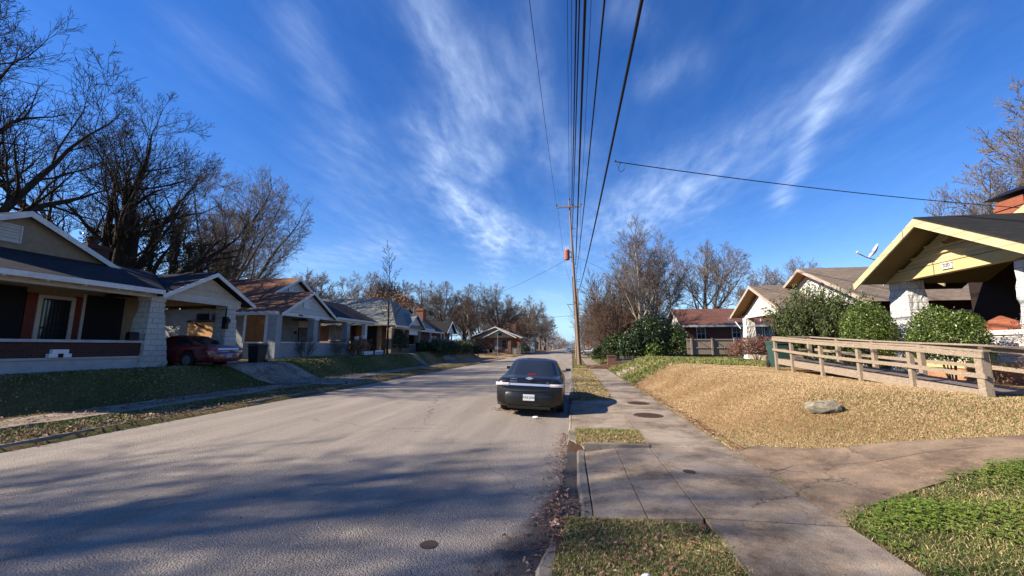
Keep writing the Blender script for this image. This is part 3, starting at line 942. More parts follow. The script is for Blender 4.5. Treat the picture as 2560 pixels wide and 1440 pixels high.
mt = MB().box(-17.02, -16.82, 17.42, 17.60, 2.75, 3.35).tube([(-16.92, 17.5, 3.35), (-16.92, 17.5, 3.8)], .03, 8).tube([(-16.82, 17.5, 3.15), (-16.72, 17.5, 3.15)], .11, 12)
put('electric_meter', mt, 'black_metal', h)

# ---- house 2: grey painted brick
h = thing('brick_bungalow', 'grey painted brick bungalow with rust brown roof and boarded side window', 'house', (-20, 28, 1.2))
put('wall', MB().box(-36, -22.6, 25.4, 33.6, .9, 4.6).box(-36, -22.62, 33.6, 33.62, 1, 4.5), 'brick_painted_grey', h)
put('porch_floor', MB().box(-22.6, -19.1, 23.7, 36.3, .9, 1.3), 'concrete', h)
pw = MB().box(-19.1, -18.95, 24.0, 27.35, .95, 2.12).box(-19.1, -18.95, 27.85, 31.8, .95, 2.12)
pw.box(-19.58, -18.94, 23.52, 24.0, .95, 3.95)
pw.box(-21.3, -19.58, 23.56, 23.72, .95, 2.12)
put('porch_wall', pw, 'brick_painted_grey', h)
put('porch_wall_cap', MB().box(-19.16, -18.90, 24.0, 27.35, 2.12, 2.20).box(-19.16, -18.90, 27.85, 31.8, 2.12, 2.20).box(-21.36, -19.58, 23.50, 23.78, 2.12, 2.2)
    .box(-21.4, -19.58, 23.5, 23.56, .93, 1.1), 'white_trim', h)
for (y0, y1) in ((27.35, 27.85), (31.8, 32.28)):
    c_ = put('porch_column', MB().box(-19.45, -18.93, y0, y1, .95, 3.84), 'brick_painted_grey', h)
    put('capital', MB().box(-19.5, -18.88, y0 - .05, y1 + .05, 3.84, 3.95), 'white_trim', c_)
put('porch_post', MB().box(-19.35, -19.0, 35.0, 35.35, 1.3, 3.95), 'white_trim', h)
put('siding_wall', MB().box(-22.6, -21.9, 25.2, 25.4, 1.0, 4.3), 'siding_grey', h)
b_ = put('boarded_window', MB().box(-21.22, -20.54, 23.60, 23.66, 2.2, 3.95).box(-20.52, -19.86, 23.60, 23.66, 2.2, 3.95), 'plywood_dark', h)
put('window_trim', MB().box(-21.4, -21.23, 23.56, 23.68, 2.2, 3.98), 'white_trim', h)
put('window_trim', MB().box(-19.86, -19.59, 23.59, 23.67, 2.2, 3.95), 'white_trim', h)
b_ = put('boarded_window', MB().box(-27.5, -25.4, 25.30, 25.38, 2.5, 3.62), 'plywood', h)
put('brace_board', MB().beam((-27.4, 25.27, 3.75), (-25.3, 25.27, 2.9), .05, .09).box(-27.6, -25.3, 25.25, 25.3, 3.62, 3.75), 'brick_dark', b_)
put('window', MB().box(-26.9, -25.9, 25.33, 25.38, 3.78, 4.25).box(-25.6, -24.9, 25.33, 25.38, 3.78, 4.25), 'window_glass', h)
put('beam', MB().box(-19.12, -18.93, 23.5, 36.6, 3.95, 4.16).box(-22.6, -19.13, 23.5, 23.66, 3.95, 4.16), 'white_trim', h)
put('porch_ceiling', MB().box(-22.5, -19.13, 23.67, 36.2, 4.1, 4.14), 'grey_trim', h)
d = put('door', MB().box(-22.6, -22.53, 30.6, 31.65, 1.3, 3.45), 'dark_void', h)
br_ = MB()
for i in range(9): br_.box(-22.53, -22.51, 30.66 + i * .115, 30.69 + i * .115, 1.3, 3.42)
put('security_bars', br_, 'grey_trim', d)
put('door_panel', MB().box(-22.6, -22.52, 30.5, 31.8, 3.5, 4.0), 'white_trim', h)
put('porch_light', MB().box(-22.6, -22.45, 30.1, 30.25, 2.9, 3.15), 'black_metal', h)
rf = MB(); gable_roof_x(rf, -18.7, -24, 26.78, 3.12, 5.90, 4.10); gable_roof_x(rf, -22.1, -37, 29.75, 5.0, 7.52, 4.75)
put('roof', rf, 'roof_rust', h)
rf = MB(); rf.slab([(-18.8, 29.6, 4.28), (-18.8, 37.0, 4.28), (-22.2, 36.6, 6.0), (-22.2, 29.6, 6.0)], (0, 0, -.1))
rf.slab([(-18.82, 37.0, 4.27), (-26, 37.0, 4.27), (-26, 36.6, 6.0), (-22.2, 36.6, 6.0)], (0, 0, -.1))
put('porch_roof', rf, 'roof_purple', h)
fa = MB(); rake_x(fa, -18.7, 26.78, 3.12, 5.90, 4.10, .19); rake_x(fa, -22.1, 29.75, 5.0, 7.52, 4.75, .22); fa.box(-18.79, -18.74, 30.0, 37.0, 4.08, 4.25)
put('fascia', fa, 'white_trim', h)
for x in np.arange(-21.8, -18.9, .62): put('rafter_tail', MB().box(x, x + .06, 23.05, 23.5, 4.05, 4.15), 'white_trim', h)
put('gable', tri_x(MB(), -19.04, -18.96, 26.78, 2.66, 5.68, 4.16), 'siding_grey', h)
put('upper_gable', tri_x(MB(), -22.62, -22.5, 29.75, 4.6, 7.28, 4.6), 'siding_grey', h)
louver(h, -18.955, 26.0, 26.75, 4.62, 5.25, 'white_trim', 1, 4)
louver(h, -22.49, 28.9, 29.6, 6.3, 6.95, 'white_trim', 1, 4)
put('number_plate', MB().box(-18.93, -18.91, 25.55, 26.0, 4.02, 4.12), 'iron', h)

# ---- house 3: pale roof, orange brick side, tan porch
h = thing('gabled_house', 'orange brick house with pale shingle roof and tan stucco porch', 'house', (-22, 43, 1.1))
put('wall', MB().box(-36, -20.6, 39.0, 49, .9, 4.2), 'brick_orange', h)
window_y(h, 39.0, -25.1, -23.85, 2.55, 4.0, mat='curtain')
put('chimney_breast', MB().box(-22.6, -22.2, 38.75, 39.0, .9, 4.0), 'brick_dark', h)
put('porch_wall', MB().box(-20.6, -19.4, 39.0, 39.2, .9, 4.0).box(-18.2, -18.0, 38.9, 41.0, .9, 2.05).box(-18.2, -18.0, 41.6, 45.6, .9, 2.05), 'tan_stucco', h)
put('porch_wall_cap', MB().box(-18.28, -17.93, 38.9, 41.0, 2.05, 2.14).box(-18.28, -17.93, 41.6, 45.6, 2.05, 2.14), 'grey_trim', h)
d = put('door', MB().box(-21.0, -19.85, 38.9, 38.98, 1.5, 3.95), 'window_glass', h)
put('screen_panel', MB().box(-20.95, -19.9, 38.87, 38.9, 1.5, 2.6), 'black_metal', d)
for y in (38.3, 41.0, 45.6): put('porch_column', MB().box(-18.5, -17.95, y, y + .58, .9, 3.75), 'tan_stucco', h)
put('porch_floor', MB().box(-20.6, -18.2, 39.2, 46, .9, 1.35), 'concrete', h)
rf = MB()
rf.slab([(-21.0, 44, 7.5), (-37, 44, 7.5), (-37, 38.2, 4.1), (-17.5, 38.2, 4.1)], (0, 0, -.1))
rf.slab([(-21.0, 44, 7.5), (-17.5, 38.2, 4.08), (-17.5, 49.8, 4.08)], (0, 0, -.1))
rf.slab([(-37, 44, 7.5), (-21.0, 44, 7.5), (-17.5, 49.8, 4.1), (-37, 49.8, 4.1)], (0, 0, -.1))
gable_roof_x(rf, -17.45, -20, 43.85, 2.7, 5.62, 3.98)
put('roof', rf, 'roof_pale', h)
fa = MB(); rake_x(fa, -17.45, 43.85, 2.7, 5.62, 3.98, .18); fa.box(-17.5, -17.45, 38.2, 41.1, 3.85, 4.05).box(-17.5, -17.45, 46.6, 49.8, 3.85, 4.05)
put('fascia', fa, 'white_trim', h)
put('gable', tri_x(MB(), -17.8, -17.72, 43.85, 2.3, 5.4, 3.95), 'siding_white', h)
put('dormer', tri_x(MB(), -21.8, -20.55, 44, 1.15, 7.35, 6.2), 'siding_blue', h)
put('beam', MB().box(-18.15, -17.9, 38.3, 46.2, 3.72, 3.95), 'white_trim', h)
put('vent_pipe', MB().cyl((-25, 46.2), .07, 6.5, 8.3, 8), 'galvanised', h)
put('hanging_panel', MB().box(-18.05, -18.0, 42.9, 45.4, 3.2, 3.7), 'sign_white', h)

# ---- house 4: black roof, red chimney
h = thing('cross_gabled_house', 'house with black roof, tall red brick chimney and pale blue gable end', 'house', (-24, 57, 1.1))
put('wall', MB().box(-34, -20.5, 50.5, 66, .8, 3.95), 'brick_red', h)
window_y(h, 50.5, -23.3, -22.0, 2.2, 3.4)
for y in (56.6, 58.2, 62.9): window_x(h, -20.5, y, y + .9, 2.0, 3.3)
for y in (55.2, 59.9, 61.4, 65.4): put('porch_post', MB().box(-20.1, -19.9, y, y + .16, 1.0, 3.95), 'white_trim', h)
rf = MB()
rf.slab([(-19.8, 49.8, 4.1), (-19.8, 66.2, 4.1), (-24.5, 62.5, 6.6), (-24.5, 54, 6.6)], (0, 0, -.1))
rf.slab([(-19.8, 49.8, 4.1), (-24.5, 54, 6.6), (-34, 54, 6.6), (-34, 49.8, 4.1)], (0, 0, -.1))
rf.slab([(-24.5, 54, 6.6), (-24.5, 62.5, 6.6), (-34, 62.5, 6.6), (-34, 54, 6.6)], (0, 0, -.1))
gable_roof_x(rf, -19.3, -24, 63.7, 2.7, 6.0, 4.1)
gable_roof_x(rf, -22, -30, 52.5, 3.2, 7.0, 5.1)
put('roof', rf, 'roof_black', h)
fa = MB(); rake_x(fa, -19.3, 63.7, 2.7, 6.0, 4.1, .2); fa.box(-19.82, -19.76, 49.8, 61, 3.85, 4.08)
put('fascia', fa, 'white_trim', h)
put('gable', tri_x(MB(), -19.75, -19.68, 63.7, 2.3, 5.8, 4.0), 'siding_blue', h)
c_ = put('chimney', MB().box(-23.3, -22.1, 57.6, 58.9, 4.5, 7.6).box(-23.38, -22.02, 57.52, 58.98, 7.25, 7.42), 'brick_chimney', h)
put('satellite_arm', MB().tube([(-21.9, 50.2, 6.1), (-21.6, 50.0, 6.6)], .03, 6).tube([(-21.6, 50, 6.6), (-21.2, 49.9, 6.9)], .03, 6), 'galvanised', h)
put('vent_pipe', MB().cyl((-22, 53.8), .06, 5.6, 7.4, 8), 'galvanised', h)

# ---- house 5 and 6 beyond the side street
h = thing('corner_bungalow', 'brown roofed orange brick bungalow with red porch pillars on the far corner', 'house', (-17, 96, .5))
put('wall', MB().box(-23, -12.6, 93.6, 104, .2, 4.0), 'brick_orange', h)
put('foundation', MB().box(-23.05, -16.9, 91.6, 93.6, .2, 1.25).box(-15.8, -12.6, 91.8, 92.1, .2, 1.3), 'tan_stucco', h)
put('porch_rail', MB().box(-22.6, -18.5, 92.2, 92.4, 1.25, 1.9), 'brick_red', h)
for x, zt in ((-18.9, 3.3), (-16.6, 1.9), (-14.6, 3.9), (-12.4, 3.9)): put('porch_pillar', MB().box(x, x + .75, 91.6, 92.3, .3, zt), 'brick_red', h)
put('door', MB().box(-18.0, -16.9, 93.5, 93.58, 1.0, 3.6), 'grey_trim', h)
window_y(h, 93.58, -16.2, -15.3, 1.7, 3.4)
rf = MB()
for (xc, hw, zr, ze, yf, yb) in ((-17.7, 6.4, 6.5, 3.95, 92.2, 105), (-16.4, 3.9, 5.85, 3.95, 90.6, 97)):
    for s_ in (-1, 1): rf.slab([(xc, yf, zr), (xc, yb, zr), (xc + s_ * hw, yb, ze), (xc + s_ * hw, yf, ze)], (0, 0, -.12))
put('roof', rf, 'roof_tan', h)
gb = MB().slab([(-19.6, 91.6, 3.9), (-13.2, 91.6, 3.9), (-16.4, 91.6, 5.6)], (0, .1, 0)).slab([(-23, 93.5, 3.9), (-12.5, 93.5, 3.9), (-17.7, 93.5, 6.3)], (0, .1, 0))
put('gable', gb, 'siding_cream', h)
fa = MB()
for (xc, hw, zr, ze, yf) in ((-17.7, 6.4, 6.5, 3.95, 92.14), (-16.4, 3.9, 5.85, 3.95, 90.54)):
    for s_ in (-1, 1): fa.slab([(xc, yf, zr), (xc + s_ * hw, yf, ze), (xc + s_ * hw, yf, ze - .22), (xc, yf, zr - .24)], (0, .05, 0))
put('fascia', fa, 'white_trim', h)
put('gable_vent', MB().box(-16.9, -16.0, 91.5, 91.58, 4.4, 4.9), 'dark_void', h)
put('chimney', MB().box(-14.9, -13.4, 96, 97.2, 3.5, 7.2), 'brick_red', h)
h = thing('two_storey_house', 'tan two storey house with flat eaves behind the corner bungalow', 'house', (-13, 122, .4))
put('wall', MB().box(-16.5, -11.2, 118, 128, .2, 5.5), 'tan_stucco', h)
put('roof', MB().box(-17, -10.6, 117.5, 128.5, 5.5, 5.75).box(-12, -10.2, 116.8, 121, 3.3, 3.5), 'roof_brown', h)
for x in (-14.4, -13.4, -12.4): window_y(h, 118, x, x + .7, 3.9, 5.0)
put('porch', MB().box(-15, -10.8, 116.5, 118, .2, 3.2), 'siding_white', h)

# ---- right side: yellow house
h = thing('yellow_bungalow', 'black roofed house with peeling yellow gable and white stone porch pillars', 'house', (15, 10, 1.0))
rf = MB(); gable_roof_x(rf, 10.03, 15.0, 12.95, 2.8, 5.66, 4.16, .09)
rf.slab([(13.6, 14.5, 5.72), (13.6, -6, 5.6), (13.2, -6, 4.3), (13.2, 10.3, 4.3)], (0, 0, -.1))
put('roof', rf, 'roof_black', h)
rk = MB(); rake_x(rk, 9.98, 12.95, 2.78, 5.62, 4.12, .21, .05, 1)
put('rake_board', rk, 'siding_yellow', h)
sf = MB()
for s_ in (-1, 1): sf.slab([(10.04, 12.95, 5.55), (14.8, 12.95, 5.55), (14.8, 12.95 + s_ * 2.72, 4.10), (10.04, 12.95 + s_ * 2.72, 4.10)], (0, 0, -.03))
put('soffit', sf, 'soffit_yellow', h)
put('gable', tri_x(MB(), 11.0, 11.08, 12.95, 2.52, 5.50, 4.13), 'siding_yellow', h)
put('porch_beam', MB().box(10.94, 11.16, 10.1, 15.75, 4.06, 4.36), 'yellow_board', h)
for z_, w_ in ((4.38, 2.1), (4.66, 1.55), (4.93, 1.0)): put('trim_board', MB().box(10.93, 11.0, 12.95 - w_, 12.95 + w_, z_, z_ + .05), 'yellow_board', h)
ov = MB()
ov.slab([(10.93, 12.45, 4.82), (10.93, 13.45, 4.82), (10.93, 13.0, 5.25)], (.06, 0, 0))
o = put('gable_vent', ov, 'yellow_board', h)
ov = MB(); ov.slab([(10.925, 12.62, 4.87), (10.925, 13.28, 4.87), (10.925, 12.98, 5.16)], (.004, 0, 0)); put('vent_opening', ov, 'soffit_wood', o)
npl = put('number_plate', MB().box(10.90, 10.94, 13.08, 13.42, 4.15, 4.35), 'stone_white', h)
text('house_number', '320', .15, 'iron', npl, (10.895, 13.25, 4.25), (math.pi / 2, 0, -math.pi / 2))
stone_pillar(h, 11.35, 15.36, .9, 4.08, 1.12, .70, .85, .5, 'stone_white', 'porch_pillar', 8)
stone_pillar(h, 11.5, 10.95, .9, 4.0, 1.25, 1.15, 1.3, 1.1, 'stone_white', 'porch_pillar', 9)
put('porch_wall', MB().box(11.05, 11.35, 11.5, 14.6, 1.5, 2.2), 'stone_white', h)
put('porch_wall_cap', MB().box(11.0, 11.4, 11.5, 14.6, 2.2, 2.32), 'white_trim', h)
put('porch_base', MB().box(11.0, 11.4, 10.0, 15.0, .8, 1.28), 'brick_orange', h)
put('porch_floor', MB().box(10.96, 14.0, 10.0, 15.2, 1.28, 1.5), 'yellow_board', h)
put('wall', MB().box(14.0, 26, -4, 16.3, .8, 4.6), 'brick_porch_shade', h)
put('side_wall', MB().box(11.1, 14.0, 9.9, 10.05, 1.5, 4.1), 'brick_porch_shade', h)
mr = MB()
mr.slab([(13.4, 10.7, 7.45), (13.4, 14.65, 5.55), (13.4, 14.62, 5.30), (13.4, 10.7, 7.2)], (.06, 0, 0))
mr.slab([(13.4, 10.7, 7.45), (13.4, 6.7, 5.55), (13.4, 6.72, 5.30), (13.4, 10.7, 7.2)], (.06, 0, 0))
put('upper_rake_board', mr, 'siding_yellow', h)
ur = MB(); gable_roof_x(ur, 13.45, 27, 10.7, 4.3, 7.50, 5.43)
put('upper_roof', ur, 'roof_black', h)
put('upper_gable', tri_x(MB(), 14.0, 14.1, 10.7, 3.9, 7.2, 4.6), 'siding_yellow', h)
c_ = put('chimney', MB().box(15.6, 16.5, 15.75, 16.7, 4.0, 7.15).box(15.56, 16.54, 15.71, 16.74, 6.8, 6.9), 'brick_chimney', h)
put('chimney_cap', MB().loft([[(15.4, 15.55, 7.26), (16.7, 15.55, 7.26), (16.7, 16.9, 7.26), (15.4, 16.9, 7.26)], [(15.8, 15.95, 7.5), (16.3, 15.95, 7.5), (16.3, 16.5, 7.5), (15.8, 16.5, 7.5)]])
    .box(15.65, 15.69, 15.8, 15.84, 7.15, 7.26).box(16.4, 16.44, 16.6, 16.64, 7.15, 7.26), 'black_metal', c_)
by = MB(); gable_roof_x(by, 13.4, 15.5, 17.4, .95, 4.80, 4.25, .06)
put('bay_roof', by, 'roof_black', h)
by = MB(); rake_x(by, 13.36, 17.4, .95, 4.80, 4.25, .16, .04)
put('bay_rake_board', by, 'siding_yellow', h)

# armchair-like quilt heap seen on the porch
bl = MB(); rj = np.random.default_rng(5)
R0 = 14
for i in range(9):
    ring = []
    for j in range(R0):
        th = 2 * math.pi * j / R0; f = i / 8
        rr_ = math.sqrt(max(1 - f ** 2.2, 0.002)) * (1 + rj.normal(0, .05))
        ring.append((11.9 + .45 * rr_ * math.cos(th), 13.1 + .75 * rr_ * math.sin(th), 1.5 + 1.25 * f))
    if i == 0: rings = [ring]
    else: rings.append(ring)
bl.loft(rings)
tag(put('porch_cover', bl, 'brick_chimney', None, smooth=True), 'rust patterned rounded cover heaped on the yellow house porch', 'cover')

# ---- brown roofed white house
h = thing('brown_roof_house', 'brown roofed house with white clapboard porch gable behind the tall shrub', 'house', (18, 25, 1.1))
put('wall', MB().box(13.6, 27, 20.2, 29.6, .9, 4.1), 'brick_dark', h)
rf = MB(); gable_roof_x(rf, 11.1, 18, 26.8, 3.35, 5.68, 3.98, .09); gable_roof_x(rf, 12.9, 28, 24.7, 5.1, 6.32, 3.98, .09)
put('roof', rf, 'roof_brown', h)
fa = MB(); rake_x(fa, 11.05, 26.8, 3.35, 5.66, 3.96, .15); rake_x(fa, 12.85, 24.7, 5.1, 6.30, 3.96, .15); fa.box(12.9, 27.9, 19.56, 19.6, 3.86, 3.99)
put('fascia', fa, 'weathered_trim', h)
sf = MB()
for (x0, x1, yc, hw, zr, ze) in ((11.12, 13.5, 26.8, 3.3, 5.57, 3.89), (12.92, 13.7, 24.7, 5.0, 6.2, 3.9)):
    for s_ in (-1, 1): sf.slab([(x0, yc, zr), (x1, yc, zr), (x1, yc + s_ * hw, ze), (x0, yc + s_ * hw, ze)], (0, 0, -.02))
put('soffit', sf, 'soffit_wood', h)
put('gable', tri_x(MB(), 11.75, 11.85, 26.8, 2.75, 5.35, 3.95), 'siding_white', h)
put('upper_gable', tri_x(MB(), 13.5, 13.6, 24.7, 4.6, 6.1, 3.95), 'siding_white', h)
put('porch_beam', MB().box(11.7, 11.9, 23.8, 29.9, 3.78, 3.98), 'siding_white', h)
stone_pillar(h, 11.9, 29.3, 1.0, 3.8, .72, .5, .7, .5, 'siding_white', 'porch_pillar', 12)
put('porch_floor', MB().box(11.7, 13.6, 23.8, 29.9, .9, 1.35), 'concrete', h)
put('gutter', MB().tube([(11.0, 30.3, 3.9), (10.9, 30.0, 3.72), (11.3, 29.9, 3.6), (11.5, 29.6, 3.1)], .04, 6), 'galvanised', h)
window_y(h, 20.2, 16.5, 17.6, 2.2, 3.4)

# satellite dish on its roof
ds = thing('satellite_dish', 'grey satellite dish rising over the yellow rake board', 'satellite dish', (11.3, 16.5, 5.0))
rings = []
for i in range(6):
    r_ = .27 * i / 5 + .001
    rings.append([Vector((r_ * math.cos(a_), r_ * 1.1 * math.sin(a_), .09 * (i / 5) ** 2)) for a_ in np.linspace(0, 2 * math.pi, 20, endpoint=False)])
M_ = Matrix.Translation((11.35, 16.5, 5.42)) @ Vector((-.80, .25, .50)).to_track_quat('Z', 'Y').to_matrix().to_4x4()
dm = MB(); dm.loft([[M_ @ q for q in r_] for r_ in rings] + [[M_ @ (q - Vector((0, 0, .012))) for q in r_] for r_ in rings[::-1]], caps=False)
put('reflector', dm, 'dish_grey', ds, smooth=True)
put('arm', MB().tube([(11.3, 16.5, 5.1), (10.95, 16.45, 5.22), (10.72, 16.45, 5.36)], .018, 6), 'galvanised', ds)
put('receiver', MB().tube([(10.76, 16.44, 5.36), (10.68, 16.44, 5.42)], .05, 8), 'dish_grey', ds)
put('mast', MB().tube([(11.4, 16.4, 4.1), (11.4, 16.4, 5.2)], .025, 6), 'galvanised', ds)

# ---- red-brown ranch
h = thing('ranch_house', 'low red brick house with brown roof and white gutter behind the plank fence', 'house', (19, 51, 1.1))
put('wall', MB().box(12.6, 30, 47.6, 54.6, .9, 4.2), 'brick_ranch', h)
rf = MB(); gable_roof_x(rf, 12.0, 31, 51.0, 4.1, 6.38, 4.28, .1)
put('roof', rf, 'roof_redbrown', h)
fa = MB(); rake_x(fa, 11.94, 51, 4.1, 6.38, 4.28, .2); fa.box(12.0, 31, 46.84, 46.9, 4.02, 4.24)
put('gutter', fa, 'white_trim', h)
window_y(h, 47.6, 13.9, 14.7, 2.6, 4.0); window_y(h, 47.6, 17.6, 18.4, 2.9, 4.0); window_y(h, 47.6, 19.6, 20.6, 2.4, 4.0); window_y(h, 47.6, 20.9, 21.9, 2.4, 4.0)
put('vent_pipe', MB().cyl((20.6, 47.6), .06, 4.6, 5.4, 8), 'white_trim', h)
put('gable', tri_x(MB(), 12.5, 12.6, 51, 3.5, 6.1, 4.2), 'siding_white', h)
# far right-side building glimpsed behind the thicket, more houses down the road
h = thing('far_red_house', 'red house with white windows glimpsed behind the brown thicket', 'house', (6.5, 80, .4))
put('wall', MB().box(3.6, 12, 78, 88, .2, 3.6), 'brick_chimney', h)
put('roof', MB().slab([(3.2, 77.5, 3.6), (12.4, 77.5, 3.6), (9.5, 83, 5.4), (6, 83, 5.4)], (0, 0, -.1)), 'roof_tan', h)
for x in (4.0, 5.1, 6.2): window_y(h, 78, x, x + .5, 1.5, 3.0, mat='curtain')
for i, (x, y, w, m_, rm, lb) in enumerate([(-20, 150, 8, 'siding_white', 'roof_brown', 'white house partly hidden by trees far down the left side'),
                                           (-20, 185, 8, 'brick_red', 'roof_black', 'small brick house far down the road before the horizon'),
                                           (11, 140, 8, 'tan_stucco', 'roof_brown', 'tan house far down the right side of the road')]):
    h = thing('distant_house', lb, 'house', (x, y, .3))
    put('wall', MB().box(x - w / 2, x + w / 2, y, y + 9, .1, 3.8), m_, h)
    rf = MB()
    for s_ in (-1, 1): rf.slab([(x, y - .4, 6.2), (x, y + 9.5, 6.2), (x + s_ * (w / 2 + .5), y + 9.5, 3.7), (x + s_ * (w / 2 + .5), y - .4, 3.7)], (0, 0, -.12))
    put('roof', rf, rm, h)
    put('gable', MB().slab([(x - w / 2, y - .02, 3.8), (x + w / 2, y - .02, 3.8), (x, y - .02, 6.0)], (0, .1, 0)), m_, h)
    for q in (-2.4, 1.2): window_y(h, y, x + q, x + q + 1.1, 1.6, 3.0)
# ------------------------------------------------------------------ fences, ramp, street furniture
# plank fence in front of the ranch house
fy = 36.0
h = thing('plank_fence', 'weathered vertical plank fence below the red brick house', 'fence', (12, fy, 1.3))
pl = MB(); rj = random.Random(2)
for i, x in enumerate(np.arange(9.6, 16.2, .145)):
    zt = 2.52 - .02 * (x - 10) + rj.uniform(-.03, .02)
    pl.box(x, x + .135, fy, fy + .02, 1.25, zt)
put('planks', pl, 'fence_wood', h)
put('rail', MB().box(9.6, 16.2, fy - .06, fy - .002, 1.75, 1.84), 'fence_wood', h)
put('rail', MB().box(9.6, 16.2, fy - .06, fy - .002, 2.42, 2.52), 'fence_wood', h)
for x in (9.9, 11.55, 13.3, 15.1): put('post', MB().box(x, x + .12, fy - .17, fy - .06, 1.2, 2.6), 'fence_wood', h)

# wheelchair ramp with rails on both sides
h = thing('wheelchair_ramp', 'weathered wooden wheelchair ramp with post and rail sides on the brown lawn', 'ramp', (8, 13, 1.0))
fx, bx = 7.5, 8.75
ys_p = [16.35, 15.25, 13.6, 11.97, 10.32, 8.72]
zg = lambda y: float(np.interp(y, [8.7, 10.3, 16.4], [.98, 1.10, 1.16]))
zt_ = lambda y: float(np.interp(y, [8.7, 10.3, 12, 13.6, 16.4], [1.84, 1.955, 2.02, 2.10, 2.27]))
rj = random.Random(4)
for i, y in enumerate(ys_p):
    w = .095 if i < 5 else .14
    put('post', MB().loft([[(fx - w / 2 + rj.uniform(-.006, .006), y - w / 2, zg(y) - .15), (fx + w / 2, y - w / 2, zg(y) - .15), (fx + w / 2, y + w / 2, zg(y) - .15), (fx - w / 2, y + w / 2, zg(y) - .15)],
                           [(fx - w / 2, y - w / 2, zt_(y) - .05), (fx + w / 2, y - w / 2, zt_(y) - .05), (fx + w / 2, y + w / 2, zt_(y) - .05), (fx - w / 2, y + w / 2, zt_(y) - .05)]]), 'ramp_wood', h, bev=.006)
for y in [14.9, 13.3, 11.7, 10.1, 8.9, 7.3]:
    put('post', MB().box(bx - .055, bx + .055, y - .055, y + .055, zg(max(y, 8.7)) - .1, zt_(max(y, 8.7)) - .05), 'ramp_wood', h, bev=.006)
put('post', MB().box(8.6, 8.71, 16.3, 16.41, 1.0, 2.2), 'ramp_wood', h)
for x in (fx, bx):
    lo = 6.0 if x == bx else 8.6
    rail = MB(); pts = [y for y in [16.4, 13.6, 12, 10.3, 8.7] if y >= lo] + ([lo] if lo < 8.7 else [])
    for a_, b_ in zip(pts[:-1], pts[1:]):
        rail.beam((x, a_, zt_(a_) - .022), (x, b_ - .005, zt_(b_) - .022), .14, .038)
    put('handrail', rail, 'ramp_wood', h, bev=.004)
    for off in (.10, .48):
        rail = MB(); s_ = -.075 if x == fx else .075
        for a_, b_ in zip(pts[:-1], pts[1:]):
            rail.beam((x + (s_ if off != .10 else s_ * .99), a_, zt_(a_) - off), (x + (s_ if off != .10 else s_ * .99), b_, zt_(b_) - off), .032, .085 if off > .2 else .10)
        put('rail', rail, 'ramp_wood', h)
for off in (.022, .48): put('end_rail', MB().beam((fx, 16.38, zt_(16.4) - off), (bx - .1, 16.36, zt_(16.4) - off), .1, .05), 'ramp_wood', h)
dk = MB()
for y in np.arange(8.9, 16.3, .146):
    zz = float(np.interp(y, [8.3, 16.3], [.99, 1.42])); x0 = fx + .06
    dk.box(x0, bx - .06, y, y + .138, zz, zz + .035)
put('deck', dk, 'ramp_deck', h)
put('edge_board', MB().beam((fx + .04, 16.3, 1.36), (fx + .04, 8.85, 1.0), .04, .2), 'ramp_wood', h)

# green wheelie bin
def bin_(root, x, y, z, w, d, hh, mat, wheels=True, yaw=0):
    b_ = MB().loft([[(x - w * .40, y - d * .40, z + .05), (x + w * .40, y - d * .40, z + .05), (x + w * .40, y + d * .38, z + .05), (x - w * .40, y + d * .38, z + .05)],
                    [(x - w * .48, y - d * .46, z + hh * .86), (x + w * .48, y - d * .46, z + hh * .86), (x + w * .48, y + d * .46, z + hh * .86), (x - w * .48, y + d * .46, z + hh * .86)],
                    [(x - w * .5, y - d * .5, z + hh * .87), (x + w * .5, y - d * .5, z + hh * .87), (x + w * .5, y + d * .5, z + hh * .87), (x - w * .5, y + d * .5, z + hh * .87)],
                    [(x - w * .5, y - d * .5, z + hh * .92), (x + w * .5, y - d * .5, z + hh * .92), (x + w * .5, y + d * .5, z + hh * .92), (x - w * .5, y + d * .5, z + hh * .92)]])
    put('body', b_, mat, root, bev=.015)
    l_ = MB().loft([[(x - w * .53, y - d * .53, z + hh * .925), (x + w * .53, y - d * .53, z + hh * .925), (x + w * .53, y + d * .56, z + hh * .925), (x - w * .53, y + d * .56, z + hh * .925)],
                    [(x - w * .46, y - d * .45, z + hh), (x + w * .46, y - d * .45, z + hh), (x + w * .46, y + d * .5, z + hh * .98), (x - w * .46, y + d * .5, z + hh * .98)]])
    put('lid', l_, mat, root, bev=.02)
    put('handle', MB().tube([(x - w * .4, y + d * .52, z + hh * .9), (x - w * .4, y + d * .62, z + hh * .93), (x + w * .4, y + d * .62, z + hh * .93), (x + w * .4, y + d * .52, z + hh * .9)], .018, 6), mat, root)
    for s_ in (-1, 1): put('wheel', MB().tube([(x + s_ * w * .42, y + d * .42, z + .12), (x + s_ * w * .5, y + d * .42, z + .12)], .12, 14), 'rubber', root)
r_ = thing('wheelie_bin', 'green wheelie bin behind the end post of the ramp', 'trash bin', (8.0, 17.2, 1.1)); bin_(r_, 8.0, 17.2, 1.08, .62, .75, 1.05, 'green_bin_plastic')
r_ = thing('wheelie_bin', 'black wheelie bin standing beside the parked red car', 'trash bin', (-16.1, 18.75, 1.0)); bin_(r_, -16.1, 18.8, .98, .62, .7, 1.05, 'black_bin_plastic')
r_ = thing('wheelie_bin', 'dark wheelie bin at the tan porch beside the half hidden car', 'trash bin', (-17, 43.6, 1.1)); bin_(r_, -17.0, 43.4, 1.25, .6, .7, 1.05, 'black_bin_plastic')

